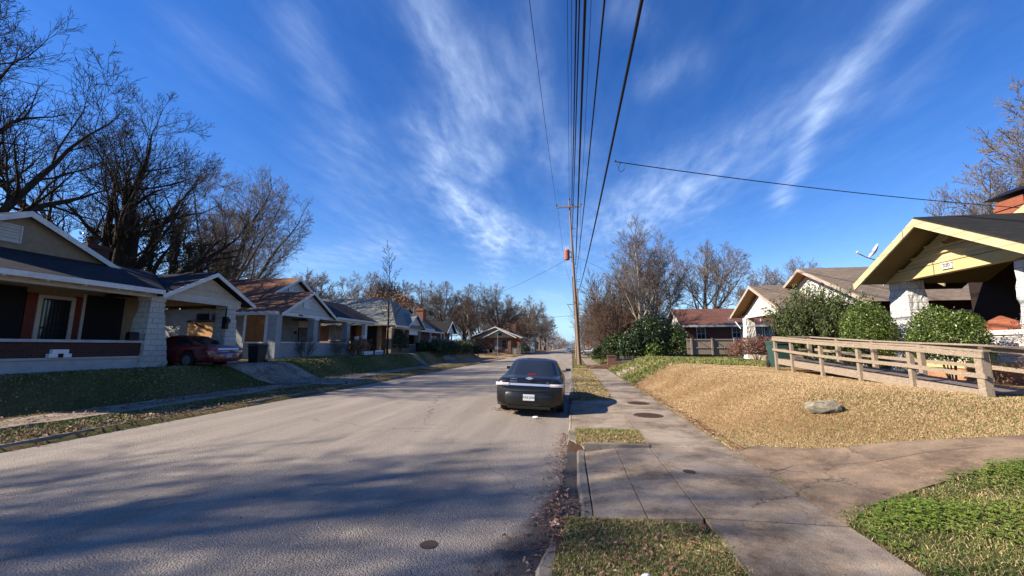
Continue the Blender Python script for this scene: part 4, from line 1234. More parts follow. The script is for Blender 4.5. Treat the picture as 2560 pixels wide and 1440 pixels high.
# brick gate post and low wall, wire fence
h = thing('brick_post', 'short red brick post at the end of the right pavement', 'post', (3.4, 36.9, .1))
put('shaft', MB().box(3.1, 3.75, 36.7, 37.3, .05, 1.02), 'brick_red', h); put('cap', MB().box(3.05, 3.8, 36.65, 37.35, 1.02, 1.12), 'brick_red', h)
h = thing('wire_fence', 'low sagging wire fence with thin stakes right of the brick post', 'fence', (5, 36.8, .3))
for i, x in enumerate((4.4, 5.2, 6.0, 6.8)): put('stake', MB().box(x, x + .04, 36.78, 36.82, .1, 1.1 - .02 * i), 'galvanised', h)
wr = MB()
for z in np.arange(.3, 1.05, .14): wr.tube([(3.8, 36.8, z), (5.2, 36.8, z - .02), (6.84, 36.8, z - .05)], .012, 4)
for x in np.arange(3.9, 6.8, .16): wr.tube([(x, 36.8, .25), (x, 36.8, 1.0)], .008, 3)
put('mesh', wr, 'galvanised', h)
# concrete garden steps up the bank
st = MB(); gy = [(2.78, 25.9), (3.15, 25.7), (3.55, 25.5), (3.95, 25.3), (4.35, 25.1)]
for i, (x, y) in enumerate(gy): st.box(x, x + .6, y - .9, y + .9, .1, .30 + i * .17)
h = tag(put('garden_steps', st, 'concrete', bev=.01), 'pale concrete garden steps climbing the green bank', 'steps')

# boulder slab on the bank
def boulder(name, cx, cy, cz, sx, sy, sz, rz, seed, label):
    r = np.random.default_rng(seed); rings = []
    for i in range(7):
        f = i / 6; k = [.72, .95, 1, 1, .97, .86, .66][i]
        ring = []
        for j in range(20):
            th = 2 * math.pi * j / 20; sq = 1 / max(abs(math.cos(th)), abs(math.sin(th))) ** .75
            q = (1 + r.normal(0, .03)) * k * sq
            ring.append((sx * q * math.cos(th), sy * q * math.sin(th), sz * (f - .25) + r.normal(0, .012) + .10 * math.cos(th) * (1 if f > .5 else .2) * sz))
        rings.append([(cx + a_ * math.cos(rz) - b_ * math.sin(rz), cy + a_ * math.sin(rz) + b_ * math.cos(rz), cz + c_) for a_, b_, c_ in ring])
    return tag(put(name, MB().loft(rings), 'boulder', bev=.01), label, 'stone')
boulder('stone_slab', 4.60, 8.48, .74, .28, .15, .19, R(-12), 4, 'flat grey stone slab lying on the dry brown bank')

# covers in the pavement and road
def cover(x, y, z, r_, label, mat='iron'):
    h = thing('manhole_cover', label, 'manhole cover', (x, y, z))
    put('frame', MB().loft([[(x + k * math.cos(a_), y + k * math.sin(a_), z + dz_) for a_ in np.linspace(0, 2 * math.pi, 32, endpoint=False)] for k, dz_ in ((r_ * 1.12, -.02), (r_ * 1.12, .004), (r_ * 1.02, .004), (r_ * 1.02, -.01))]), mat, h)
    lid = MB().cyl((x, y), r_, z - .02, z + .002, 32)
    for k in range(-3, 4):
        hw_ = math.sqrt(max(r_ * r_ - (k * r_ / 4) ** 2, 0)) * .9
        lid.box(x - hw_, x + hw_, y + k * r_ / 4 - .012, y + k * r_ / 4 + .012, z + .002, z + .008)
    put('lid', lid, mat, h)
cover(1.92, 11.15, .132, .33, 'iron manhole cover in the pavement nearer the camera')
cover(2.02, 13.45, .132, .30, 'iron manhole cover in the pavement just behind the other')
h = tag(put('valve_cover', MB().cyl((1.62, 6.35), .085, .12, .132, 20), 'iron'), 'small rusty round valve cover set in the pavement slab', 'cover')
zr = .07 * (1 - (2 * ((-1.39 + 10.32) / 10.2) - 1) ** 2)
h = tag(put('drain_cap', MB().cyl((-1.39, 3.96), .085, zr - .02, zr + .004, 20), 'iron'), 'small brown round cap set in the asphalt road', 'cover')

# yard signs
def yard_sign(x, y, z, w, hh, m2, label, band):
    h = thing('yard_sign', label, 'sign', (x, y, z), group='yard signs by the porch')
    put('board', MB().box(x - .01, x + .01, y - w / 2, y + w / 2, z + .08, z + .08 + hh), 'sign_white', h)
    bd = MB()
    for (a_, b_) in band: bd.box(x + .01, x + .014, y - w / 2 + .06, y + w / 2 - .06, z + .08 + hh * a_, z + .08 + hh * b_)
    put('printed_band', bd, m2, h)
    put('wire_legs', MB().tube([(x, y - w * .3, z - .1), (x, y - w * .3, z + .1)], .012, 4).tube([(x, y + w * .3, z - .1), (x, y + w * .3, z + .1)], .012, 4), 'galvanised', h)
yard_sign(-17.45, 32.9, 1.0, 1.55, .42, 'sign_red', 'white yard sign with red lettering band below', ((.05, .2), (.55, .6)))
yard_sign(-17.4, 34.75, .9, 1.5, .58, 'sign_blue', 'white yard sign with blue lettering beside the red lettered one', ((.1, .32), (.42, .5), (.6, .75)))
# plant stand with dead plants in front of the porch
h = thing('plant_stand', 'white potted plant stand with dried plants at the porch end', 'plant stand', (-18.3, 32.6, 1.2))
pt = MB()
for (dx_, dy_, hh) in ((0, 0, 1.25), (.1, .9, 1.35), (-.1, 1.3, 1.1), (.1, .45, .8)):
    pt.cyl((-18.3 + dx_, 32.3 + dy_), .06, 1.2, 1.2 + hh, 8)
    pt.cyl((-18.3 + dx_, 32.3 + dy_), .17, 1.2 + hh, 1.5 + hh, 10, .22)
put('pedestal', pt, 'white_trim', h)

# street name sign on the far corner
h = thing('street_sign', 'green street name sign on a thin pole at the far corner', 'street sign', (-11.35, 66.2, .3))
put('pole', MB().cyl((-11.35, 61.4), .04, 0, 3.75, 8), 'galvanised', h)
put('blade', MB().box(-11.75, -10.95, 61.38, 61.42, 3.8, 4.0), 'sign_green', h)
put('blade', MB().box(-11.37, -11.33, 61.0, 61.8, 4.02, 4.2), 'sign_green', h)
h = thing('chain_link_fence', 'short chain link fence in front of the far corner bungalow', 'fence', (-11.5, 84, .3))
wr = MB()
for k in range(12): wr.tube([(-12.4 + k * .16, 84, .3), (-12.4 + k * .16, 84, 1.6)], .02, 4)
wr.box(-12.5, -10.5, 83.98, 84.02, 1.55, 1.62); put('mesh', wr, 'galvanised', h)

# ------------------------------------------------------------------ utility poles and wires
def insul(mb, x, y, z, s_=1.): mb.tube([(x, y, z), (x, y, z + .09 * s_), (x, y, z + .11 * s_), (x, y, z + .22 * s_), (x, y, z + .26 * s_)], [.05 * s_, .05 * s_, .09 * s_, .09 * s_, .03 * s_], 8)
def xz(px_z, z):   # lateral position of the leaning main pole at height z
    return .70 - .67 * (z - .3) / 16.85
PY = 41.
h = thing('utility_pole', 'tall leaning wooden utility pole with rusty orange transformer', 'utility pole', (.70, PY, .2))
pm = MB(); zz = np.linspace(.1, 17.15, 12)
pm.tube([(xz(0, z), PY, z) for z in zz], [.21 - .008 * z for z in zz], 12)
put('pole', pm, 'pole_wood', h)
c_ = put('crossarm', MB().box(-1.35, 1.3, PY - .2, PY - .08, 16.35, 16.48), 'fence_wood', h)
put('brace', MB().beam((.05, PY - .22, 15.85), (.75, PY - .21, 16.35), .04, .05), 'galvanised', c_)
for x in (-1.3, .35, 1.22):
    i_ = MB(); insul(i_, x, PY - .14, 16.48); put('insulator', i_, 'insulator', h)
i_ = MB(); insul(i_, .04, PY, 17.15); put('insulator', i_, 'insulator', h)
tr = MB().tube([(-.30, PY, 10.75), (-.30, PY, 10.82), (-.30, PY, 11.75), (-.30, PY, 11.85)], [.19, .26, .26, .2], 18)
t_ = put('transformer', tr, 'transformer_rust', h)
put('bushing', MB().tube([(-.42, PY, 11.85), (-.45, PY, 12.2)], [.05, .03], 6).tube([(-.18, PY, 11.85), (-.15, PY, 12.25)], [.05, .03], 6), 'dish_grey', t_)
put('bracket', MB().box(-.10, .2, PY - .05, PY + .05, 11.0, 11.1).box(-.10, .2, PY - .05, PY + .05, 11.55, 11.65), 'galvanised', t_)
hw_ = MB()
for z, l_ in ((14.0, .5), (13.2, .35), (9.8, .35), (8.6, .6), (8.4, .55), (7.6, .45), (6.3, .35), (5.2, .5), (4.6, .4)):
    s_ = -1 if int(z * 10) % 2 else 1
    hw_.tube([(xz(0, z), PY - .15, z), (xz(0, z) + s_ * l_, PY - .2, z + .05)], .025, 5)
put('hardware', hw_, 'iron', h)
put('conduit', MB().tube([(xz(0, .3) - .19, PY, .3), (xz(0, 9) - .17, PY, 9)], .035, 6).tube([(xz(0, .3) + .03, PY - .2, .3), (xz(0, 12) + .03, PY - .16, 12)], .02, 5), 'insulator', h)
h = thing('street_lamp_arm', 'thin curved lamp bracket low on the leaning utility pole', 'bracket', (.5, PY, 5.3))
put('arm', MB().tube([(.45, PY, 4.9), (.1, PY - .1, 5.3), (-.35, PY - .2, 6.1), (-.45, PY - .2, 6.2)], .03, 6), 'galvanised', h)
# further poles down the road
prev = None
def far_pole(x, y, zt, label):
    h = thing('utility_pole', label, 'utility pole', (x, y, .2), group=None)
    put('pole', MB().tube([(x, y, 0), (x - .05, y, zt)], [.2, .12], 8), 'pole_wood', h)
    put('crossarm', MB().box(x - 1.1, x + 1.1, y - .1, y + .02, zt - .7, zt - .58), 'fence_wood', h)
far_pole(.65, 62.5, 9.0, 'short wooden pole directly behind the leaning pole')
far_pole(1.35, 78, 13, 'wooden utility pole just beyond the side street, right of the road')
far_pole(1.5, 112, 13, 'wooden utility pole in the row past the side street')
far_pole(1.6, 150, 13, 'farthest thin utility pole near the road horizon')


def wire(name, label, P0, P1, rad, y0=-9, y1=None, sag=.0, pts=None, ext=True, n=26, group='overhead wires along the road'):
    """hangs from P0 (at the pole) through P1; carried on behind the camera"""
    P0, P1 = Vector(P0), Vector(P1)
    path = []
    for i in range(n + 1):
        y = P0.y + (y0 - P0.y) * i / n
        f = (y - P0.y) / (P1.y - P0.y)
        x = P0.x + (P1.x - P0.x) * f
        F_ = (P0.y - y) / (P0.y - y0); f1_ = (P0.y - P1.y) / (P0.y - y0)
        # parabola through P0 and P1 with given sag depth at mid-span
        z = P0.z - 4 * sag * F_ * (1 - F_)
        z1c = P0.z - 4 * sag * f1_ * (1 - f1_)
        z += (P1.z - z1c) * F_ / f1_
        path.append((x, y, z))
    o = put(name, MB().tube(path, rad, 5), 'wire_black')
    return tag(o, label, 'wire', group)


def lift(x, y, z):     # a point on the sight line of the photo at height z (found offline)
    return (x, y, z)
WIRES = [((-1.30, 16.72), (-1.23, 12.46, 14.0), .013, 'leftmost thin overhead wire, from the left end of the crossarm', 1.2),
         ((.04, 17.38), (.11, 14.74, 16.0), .012, 'thin overhead wire from the very top of the pole', .8),
         ((.16, 14.2), (.24, 12.7, 13.9), .012, 'thin overhead wire close beside the pole-top wire', .6),
         ((.30, 16.72), (.41, 12.7, 14.0), .036, 'overhead wire from the inner crossarm insulator', 1.2),
         ((.30, 14.0), (.47, 11.55, 12.8), .030, 'middle overhead wire of the close bundle', .6),
         ((.55, 10.2), (.48, 8.53, 10.0), .040, 'thick dark overhead cable in the middle of the bundle', .5),
         ((1.22, 16.72), (.93, 12.78, 14.0), .011, 'thin overhead wire from the right end of the crossarm', 1.2),
         ((.62, 9.3), (.82, 7.54, 9.0), .024, 'overhead cable second from the right', .6)]
for (a_, p1, rad, lb, sg) in WIRES:
    wire('overhead_wire', lb, (a_[0], PY - .1, a_[1]), p1, rad, sag=sg)
wire('overhead_cable', 'rightmost thick slack overhead cable reaching lowest on the pole', (.80, PY - .1, 7.5), (1.14, 5.5, 7.0), .030, sag=.72)
# wires on from the pole down the road
for k, (x, z, lb) in enumerate([(-1.2, 16.6, 'left'), (.3, 16.6, 'inner'), (1.2, 16.6, 'right'), (.6, 9.2, 'low')]):
    tag(put('far_wire', MB().tube([(x, PY + .1, z), (x + .3, 60, z - 1.9), (1.35 + (x - .3) * .7, 78, 12.7 if z > 10 else 8.5), (1.5 + (x - .3) * .6, 112, 12.7 if z > 10 else 8.5), (1.6 + (x - .3) * .6, 150, 12.7 if z > 10 else 8.5)], .014, 4), 'wire_black'),
        'thin wire running on down the road beyond the pole, ' + {'left': 'leftmost of four', 'inner': 'second from the left', 'right': 'third from the left', 'low': 'lowest of four'}[lb], 'wire', 'wires beyond the pole')


def span(name, label, a_, b_, sag, rad, n=16, extra=None):
    a_, b_ = Vector(a_), Vector(b_)
    path = [(a_ + (b_ - a_) * (i / n) - Vector((0, 0, 4 * sag * (i / n) * (1 - i / n)))) for i in range(n + 1)]
    mb = MB().tube(path, rad, 5)
    if extra: extra(mb)
    return tag(put(name, mb, 'wire_black'), label, 'wire')
def loop_(mb):
    c = Vector((1.44, 10.6, 6.72))
    mb.tube([c + Vector((.105 * math.cos(t_) * .8 + .02 * math.sin(t_), .0, .13 * math.sin(t_))) for t_ in np.linspace(.9, 6.9, 18)], .008, 4)
    mb.tube([(1.27, 10.6, 6.93), (1.32, 10.6, 6.88), (1.30, 10.6, 6.78)], .012, 4)
span('service_drop', 'service wire with a small loop running from the thick cable to the yellow house', (1.26, 10.6, 6.89), (14.6, 14.75, 6.33), .12, .013, extra=loop_)
span('service_drop', 'thin wire sloping left from the transformer over the road', (-.35, PY, 10.8), (-20, 62, 8.0), .8, .014)
span('service_drop', 'thin wire sloping right from the pole above the bare trees', (.5, PY, 11.2), (14, 47, 6.6), .4, .012)
span('cross_wire', 'wire strung across the far road left of the pole', (.8, 66, 6.9), (-60, 60, 6.5), 1.0, .02)
span('cross_wire', 'wire strung across the side street right of the pole', (.8, 66, 6.9), (40, 66, 8.5), .6, .02)

# ------------------------------------------------------------------ cars
def superellipse(hx, hy, cx, cy, z, n=36, e=3.2, rear=None):
    out_ = []
    for k in range(n):
        th = 2 * math.pi * k / n; c, s_ = math.cos(th), math.sin(th)
        out_.append((cx + hx * math.copysign(abs(c) ** (2 / e), c), cy + hy * math.copysign(abs(s_) ** (2 / e), s_), z))
    return out_


def sedan(name, label, loc, rot, paint, group=None, roll=0, detail=True, L=5.05, Wd=1.84, Hh=1.46, plate='plate_white', lettering=False):
    """local frame: +y forwards, x to the right, z up"""
    c = thing(name, label, 'car', loc, rot, group)
    c.rotation_euler = (0, roll, rot)
    w = Wd / 2; yr, yf = -L / 2, L / 2
    wy = (yr + 1.12, yf - .98); wr = .34
    st = sorted(set([yr, yr + .04, yr + .12, yr + .3, yr + .55] + [wy[0] + a_ for a_ in (-.44, -.40, -.30, -.16, 0, .16, .30, .40, .44)] + list(np.linspace(wy[0] + .6, wy[1] - .6, 5)) +
                    [wy[1] + a_ for a_ in (-.44, -.40, -.30, -.16, 0, .16, .30, .40, .44)] + [yf - .35, yf - .14, yf - .04, yf]))
    rings = []
    for y in st:
        f = (y - yr) / L
        ww = w * float(np.interp(f, [0, .012, .05, .15, .5, .85, .95, .99, 1], [.92, .965, .99, 1, 1, .985, .93, .84, .70]))
        zb = float(np.interp(f, [0, .02, .1, .5, .93, 1], [.34, .27, .22, .19, .22, .34]))
        arch = 0
        for q in wy:
            d = abs(y - q)
            if d < .415: arch = max(arch, math.sqrt(max(.415 ** 2 - d * d, 0)) + .33)
        zt = Hh * float(np.interp(f, [0, .01, .05, .18, .30, .55, .74, .78, .93, .985, 1], [.605, .655, .685, .705, .70, .69, .675, .655, .575, .49, .40]))
        zs = zt - .055
        zlow = max(zb, arch)
        zmid = max(.58 * Hh / 1.46, zlow + .03)
        half = [(0, zb), (ww * .80, zb), (ww * .96 if not arch else ww * .80, zb + .05 if not arch else zb + .02), (ww * .985, zlow + .04 if arch else zb + .14), (ww, zmid), (ww * .985, zs - .12), (ww * .95, zs - .02), (ww * .84, zt - .005), (ww * .45, zt + .018), (0, zt + .025)]
        ring = [(x, y, z) for x, z in half] + [(-x, y, z) for x, z in half[-2:0:-1]]
        rings.append(ring)
    put('body', MB().loft(rings), paint, c, smooth=True, world=False)
    # cabin
    lv = [(Hh * .665, yr + .60, yf - 1.28, w * .925), (Hh * .70, yr + .66, yf - 1.36, w * .90), (Hh * .80, yr + 1.00, yf - 1.78, w * .82), (Hh * .90, yr + 1.33, yf - 2.16, w * .745), (Hh * .962, yr + 1.56, yf - 2.42, w * .675),
          (Hh * .985, yr + 1.78, yf - 2.65, w * .58), (Hh, yr + 2.15, yf - 2.95, w * .30)]
    cab = [superellipse(hx, (y1 - y0) / 2, 0, (y0 + y1) / 2, z, 40, 4.6 if i < 5 else 3.2) for i, (z, y0, y1, hx) in enumerate(lv)]
    put('cabin', MB().loft(cab), paint, c, smooth=True, world=False)

    def at(lev, th, off=.006):
        i = int(min(lev, len(lv) - 1.001)); f = lev - i
        A, B_ = [superellipse(lv[k][3] + off, (lv[k][2] - lv[k][1]) / 2 + off, 0, (lv[k][1] + lv[k][2]) / 2, lv[k][0], 1, 4.6) for k in (i, i + 1)]
        res = []
        for k in (i, i + 1):
            z, y0, y1, hx = lv[k]; cc_, ss_ = math.cos(th), math.sin(th); e = 4.6
            res.append(Vector(((hx + off) * math.copysign(abs(cc_) ** (2 / e), cc_), (y0 + y1) / 2 + ((y1 - y0) / 2 + off) * math.copysign(abs(ss_) ** (2 / e), ss_), z)))
        return res[0].lerp(res[1], f)

    def pane(nm, t0, t1, l0, l1, mat='car_glass', n=14, t0b=None, t1b=None):
        t0b = t0 if t0b is None else t0b; t1b = t1 if t1b is None else t1b
        rows_ = []
        for lev in np.linspace(l0, l1, 7):
            f = (lev - l0) / (l1 - l0); a0 = t0 + (t0b - t0) * f; a1 = t1 + (t1b - t1) * f
            rows_.append([at(lev, a0 + (a1 - a0) * k / n) for k in range(n + 1)])
        mb = MB().loft(rows_, closed=False, caps=False)
        put(nm, mb, mat, c, smooth=True, world=False)
    H_ = math.pi / 2
    pane('rear_window', -H_ - .60, -H_ + .60, .9, 3.75)
    pane('windscreen', H_ - .60, H_ + .60, .9, 3.75)
    for s_ in (0, 1):
        base = 0 if s_ == 0 else math.pi
        pane('side_window', base - .62, base - .04, .9, 3.6); pane('side_window', base + .02, base + .62, .9, 3.6)
    # wheels
    for y in wy:
        for s_ in (-1, 1):
            x0, x1 = s_ * (w - .22), s_ * (w - .015)
            ty = MB().tube([(x0, y, wr), (x0 + s_ * .03, y, wr), (x1 - s_ * .03, y, wr), (x1, y, wr)], [wr - .05, wr, wr, wr - .04], 24)
            o = put('wheel', ty, 'rubber', c, world=False)
            rm = MB().tube([(x1 - s_ * .03, y, wr), (x1 + s_ * .004, y, wr)], [.21, .2], 16)
            put('rim', rm, 'rim_metal', o, world=False)
    # tail lights, trim, plate, exhaust
    zl = Hh * .565
    for s_ in (-1, 1):
        tl = MB(); rows_ = []
        for k in range(7):
            f = k / 6; x = s_ * w * (.60 + .385 * f); y = yr - .045 + .075 * f ** 4
            rows_.append([(x, y, zl - .035), (x, y - .01, zl), (x, y, zl + .04), (x, y + .06, zl + .04), (x, y + .06, zl - .035)])
        tl.loft(rows_); put('tail_light', tl, 'tail_lens' if lettering else 'red_lens', c, world=False, smooth=False)
    put('chrome_strip', MB().slab([(-w * .60, yr - .050, zl - .022), (-w * .60, yr - .028, zl + .032), (-w * .60, yr + .03, zl + .032), (-w * .60, yr + .03, zl - .022)], (w * 1.2, 0, 0)), 'chrome', c, world=False)
    bp = MB(); rows_ = []
    for k in range(13):
        f = -1 + k / 6; x = w * .965 * f; y = yr - .075 + .30 * abs(f) ** 4.5
        rows_.append([(x, y + .14, .26), (x, y + .05, .26), (x, y + .012, .31), (x, y, .40), (x, y - .010, .50), (x, y - .002, .59), (x, y + .02, .645), (x, y + .06, .67), (x, y + .15, .675)])
    bp.loft(rows_); put('rear_bumper', bp, paint, c, smooth=True, world=False)
    pl_ = put('number_plate', MB().box(-.155, .155, yr - .103, yr - .090, .44, .60), plate, c, world=False, bev=.004)
    if lettering:
        text('plate_lettering', 'CAZ JON', .080, 'letter_dark', pl_, (0, yr - .105, .522), (H_, 0, 0), .001, world=False)
        text('badge_lettering', 'IMPALA LT', .042, 'chrome', c, (-w * .46, yr - .028, zl + .085), (H_, 0, 0), .002, world=False)
        text('badge_lettering', 'CHEVROLET', .034, 'chrome', c, (-w * .46, yr - .022, zl + .15), (H_, 0, 0), .002, world=False)
        text('badge_lettering', '3.5L', .035, 'chrome', c, (w * .52, yr - .028, zl + .07), (H_, 0, 0), .002, world=False)
        em = MB(); ye = yr - .03
        for P in ([(-.10, -.018), (.085, -.018), (.10, .018), (-.085, .018)], [(-.048, -.034), (.040, -.034), (.048, .034), (-.040, .034)]):
            em.slab([(a_, ye, zl + .175 + b_) for a_, b_ in P], (0, -.012 if P[0][0] > -.09 else -.009, 0))
        put('emblem', em, 'chrome', c, world=False)
        put('brake_light', MB().box(-.12, .12, yr + .66, yr + .70, Hh * .715, Hh * .735), 'red_lens', c, world=False)
        sm = MB()
        for s_ in (-1, 1):
            sm.box(s_ * w * .70 - .005, s_ * w * .70 + .005, yr - .016, yr + .0, zl + .04, Hh * .66)
        sm.box(-w * .70, w * .70, yr - .028, yr - .01, zl - .075, zl - .068)
        put('panel_gap', sm, 'dark_void', c, world=False)
        put('valance', MB().box(-w * .62, w * .62, yr - .06, yr + .1, .215, .285), 'dark_void', c, world=False, bev=.01)
        put('exhaust', MB().tube([(w * .55, yr + .02, .235), (w * .55, yr + .5, .25)], .035, 10), 'rim_metal', c, world=False)
    for s_ in (-1, 1):
        mr_ = MB().loft([[(s_ * (w + .03 + a_), yf - 1.75 + b_, Hh * .70 + c_) for a_, b_, c_ in ((-.02, 0, 0), (-.02, 0, .09), (-.02, .08, .10), (-.02, .08, 0))],
                         [(s_ * (w + .19 + a_), yf - 1.78 + b_, Hh * .70 + c_) for a_, b_, c_ in ((0, 0, .01), (0, 0, .11), (0, .09, .10), (0, .09, .02))]])
        mr_.box(min(s_ * (w - .1), s_ * (w + .03)), max(s_ * (w - .1), s_ * (w + .03)), yf - 1.73, yf - 1.69, Hh * .69, Hh * .72)
        put('mirror', mr_, paint, c, world=False, bev=.012)
    for s_ in (-1, 1):
        put('headlight', MB().box(s_ * w * .62 - .14, s_ * w * .62 + .14, yf - .16, yf - .06, Hh * .42, Hh * .49), 'tail_lens', c, world=False, bev=.02)
    return c


sedan('black_sedan', 'black sedan with white number plate parked at the right kerb', (-1.22, 13.62, .02), R(.5), 'paint_black', roll=R(2.0), lettering=True, Hh=1.50, Wd=1.88)
sedan('red_sedan', 'dark red sedan parked nose in under the left carport', (-17.55, 15.95, .98), R(90 - 1), 'paint_red', L=4.9, Wd=1.8, plate='plate_blue', Hh=1.42)
sedan('dark_sedan', 'dark blue sedan half hidden behind the mound in front of the hedge', (-17.9, 46.8, 1.22), R(80), 'paint_blue', L=4.7, Hh=1.42)
sedan('white_sedan', 'white car far down the road near the horizon', (-.9, 118, .03), R(0), 'paint_white', L=4.7)
sedan('far_dark_car', 'small dark car parked far down the right side near the pole', (3.6, 72.5, .3), R(60), 'paint_blue', L=4.6)
# ------------------------------------------------------------------ bare trees, grown level by level
def unit(a): return a / np.maximum(np.linalg.norm(a, axis=-1, keepdims=True), 1e-9)


def tubes(P, Rd, k):
    """P (B,m,3) centre lines, Rd (B,m) radii -> verts, quads"""
    B, m_, _ = P.shape
    T = np.empty_like(P); T[:, 1:-1] = P[:, 2:] - P[:, :-2]; T[:, 0] = P[:, 1] - P[:, 0]; T[:, -1] = P[:, -1] - P[:, -2]
    T = unit(T); ref = np.where(np.abs(T[:, :1, 2:3]) > .9, np.array([1., 0, 0]), np.array([0, 0, 1.]))
    A = unit(np.cross(T, ref)); Bn = np.cross(T, A)
    th = 2 * np.pi * np.arange(k) / k
    V = P[:, :, None] + (A[:, :, None] * np.cos(th)[None, None, :, None] + Bn[:, :, None] * np.sin(th)[None, None, :, None]) * Rd[:, :, None, None]
    base = (np.arange(B)[:, None, None] * m_ + np.arange(m_ - 1)[None, :, None]) * k
    j = np.arange(k)[None, None, :]; j2 = (j + 1) % k
    Fq = np.stack([base + j, base + j2, base + k + j2, base + k + j], -1).reshape(-1, 4)
    return V.reshape(-1, 3), Fq


def grow(seed, p, d, L, r, levels, thin=.009, env=None):
    """returns list of (P,R) per level"""
    R_ = np.random.default_rng(seed); outl = []
    p = np.atleast_2d(np.array(p, float)); d = unit(np.atleast_2d(np.array(d, float)))
    L = np.atleast_1d(np.array(L, float)); r = np.atleast_1d(np.array(r, float))
    for li, lv in enumerate(levels):
        ns = lv['seg']; B = len(p)
        P = np.empty((B, ns + 1, 3)); D = np.empty((B, ns + 1, 3)); P[:, 0] = p; D[:, 0] = d
        for s_ in range(ns):
            d = unit(d + R_.normal(0, lv['wob'], d.shape) + np.array([0, 0, lv.get('trop', 0)]))
            P[:, s_ + 1] = P[:, s_] + d * (L / ns)[:, None]; D[:, s_ + 1] = d
        ts = np.linspace(0, 1, ns + 1)
        Rr = np.maximum(r[:, None] * (1 - (1 - lv.get('end', .35)) * ts[None, :]), thin)
        if lv.get('flare'): Rr[:, 0] *= lv['flare']
        outl.append((P, Rr))
        if li == len(levels) - 1: break
        nc = lv['nc']; cp, cd, cL, cr = [], [], [], []
        az0 = R_.uniform(0, 2 * np.pi, B)
        for j in range(nc):
            tt = lv['tmin'] + (1 - lv['tmin']) * np.clip((j + R_.uniform(0, 1, B)) / nc, 0, .999)
            fi = tt * ns; i0 = np.minimum(fi.astype(int), ns - 1); fr = (fi - i0)[:, None]
            ar = np.arange(B)
            q = P[ar, i0] * (1 - fr) + P[ar, i0 + 1] * fr; tg = D[ar, i0 + 1]
            rd = Rr[ar, i0] * (1 - fr[:, 0]) + Rr[ar, i0 + 1] * fr[:, 0]
            az = az0 + j * 2.4 + R_.normal(0, .35, B); an = np.radians(R_.uniform(*lv['ang'], B)) * (1 - .45 * lv.get('narrow', 0) * tt)
            ref = np.where(np.abs(tg[:, 2:3]) > .9, np.array([1., 0, 0]), np.array([0, 0, 1.]))
            A = unit(np.cross(tg, ref)); Bn = np.cross(tg, A)
            nd = tg * np.cos(an)[:, None] + (A * np.cos(az)[:, None] + Bn * np.sin(az)[:, None]) * np.sin(an)[:, None]
            cl = L * R_.uniform(*lv['rat'], B) * (1 - lv.get('fall', .5) * tt)
            cp.append(q); cd.append(nd); cL.append(cl); cr.append(np.minimum(rd * lv.get('rr', .6) * R_.uniform(.8, 1.1, B), rd * .95))
        # the leader carries on
        cp.append(P[:, -1]); cd.append(D[:, -1]); cL.append(L * lv.get('lead', .4)); cr.append(Rr[:, -1])
        p, d, L, r = np.concatenate(cp), unit(np.concatenate(cd)), np.concatenate(cL), np.concatenate(cr)
        if env is not None:      # keep the crown inside a rounded outline
            ec, er = np.array(env[:3]), np.array([env[3], env[3], env[4]])
            wob_ = R_.uniform(.90, 1.10, len(p))
            for _ in range(4):
                e_ = (((p + d * L[:, None] * .95 - ec) / er) ** 2).sum(1) ** .5
                L = np.where(e_ > wob_, L * .72, L)
            inside = (((p - ec) / er) ** 2).sum(1) ** .5 < 1.08 + (li == 0) * .6
            L = np.where(inside, L, 0)
        keep = L > .12
        p, d, L, r = p[keep], d[keep], L[keep], r[keep]
    return outl


def make_tree(name, label, cat, loc, seed, levels, L, r, bark, twig, d0=(0, 0, 1), group=None, ntrunk=2, scale=1, rot=0, thin=.009, env=None, stems=None, sides=(10, 7, 5, 4, 3, 3)):
    root = thing(name, label, cat, loc, rot, group)
    root.scale = (scale,) * 3
    if stems:
        lv = grow(seed, [s_[0] for s_ in stems], [s_[1] for s_ in stems], [L * s_[2] for s_ in stems], [r * s_[2] for s_ in stems], levels, thin)
    else:
        lv = grow(seed, (0, 0, -.15), d0, L, r, levels, thin, env)
    for part, rngv, mt in (('trunk', range(0, ntrunk), bark), ('branches', range(ntrunk, len(lv)), twig)):
        Vs, Fs, o = [], [], 0
        for i in rngv:
            v_, f_ = tubes(lv[i][0], lv[i][1], sides[i]); Vs.append(v_); Fs.append(f_ + o); o += len(v_)
        fast_mesh(part, np.concatenate(Vs), np.concatenate(Fs), mt, root, smooth=True, world=False)
    return root


def lvl(seg, wob, trop=0, nc=0, tmin=.3, ang=(30, 60), rat=(.5, .8), fall=.5, rr=.6, end=.35, lead=.4, **k):
    return dict(seg=seg, wob=wob, trop=trop, nc=nc, tmin=tmin, ang=ang, rat=rat, fall=fall, rr=rr, end=end, lead=lead, **k)


OAK = [lvl(5, .05, .03, 7, .45, (18, 58), (1.5, 2.2), .15, .60, .75, 1.3, flare=1.5),
       lvl(10, .10, .045, 9, .2, (28, 55), (.42, .66), .35, .50, .10, .25),
       lvl(7, .13, .045, 7, .18, (26, 52), (.42, .66), .4, .50, .2, .3),
       lvl(6, .13, .04, 5, .18, (26, 50), (.42, .64), .4, .55, .4, .35),
       lvl(4, .12, .04, 3, .2, (25, 48), (.45, .70), .35, .7, .5, .35),
       lvl(3, .10, .03)]
MED = [lvl(5, .04, .04, 7, .35, (18, 50), (1.2, 1.75), .25, .56, .6, 1.2, flare=1.4),
       lvl(9, .08, .055, 8, .2, (24, 46), (.40, .62), .4, .5, .25, .3),
       lvl(6, .11, .05, 7, .15, (24, 48), (.42, .64), .4, .55, .3, .3),
       lvl(5, .11, .04, 5, .15, (24, 48), (.42, .66), .4, .6, .4, .35),
       lvl(3, .10, .03, 3, .15, (20, 42), (.45, .7), .35, .8, .6, .35),
       lvl(2, .08)]
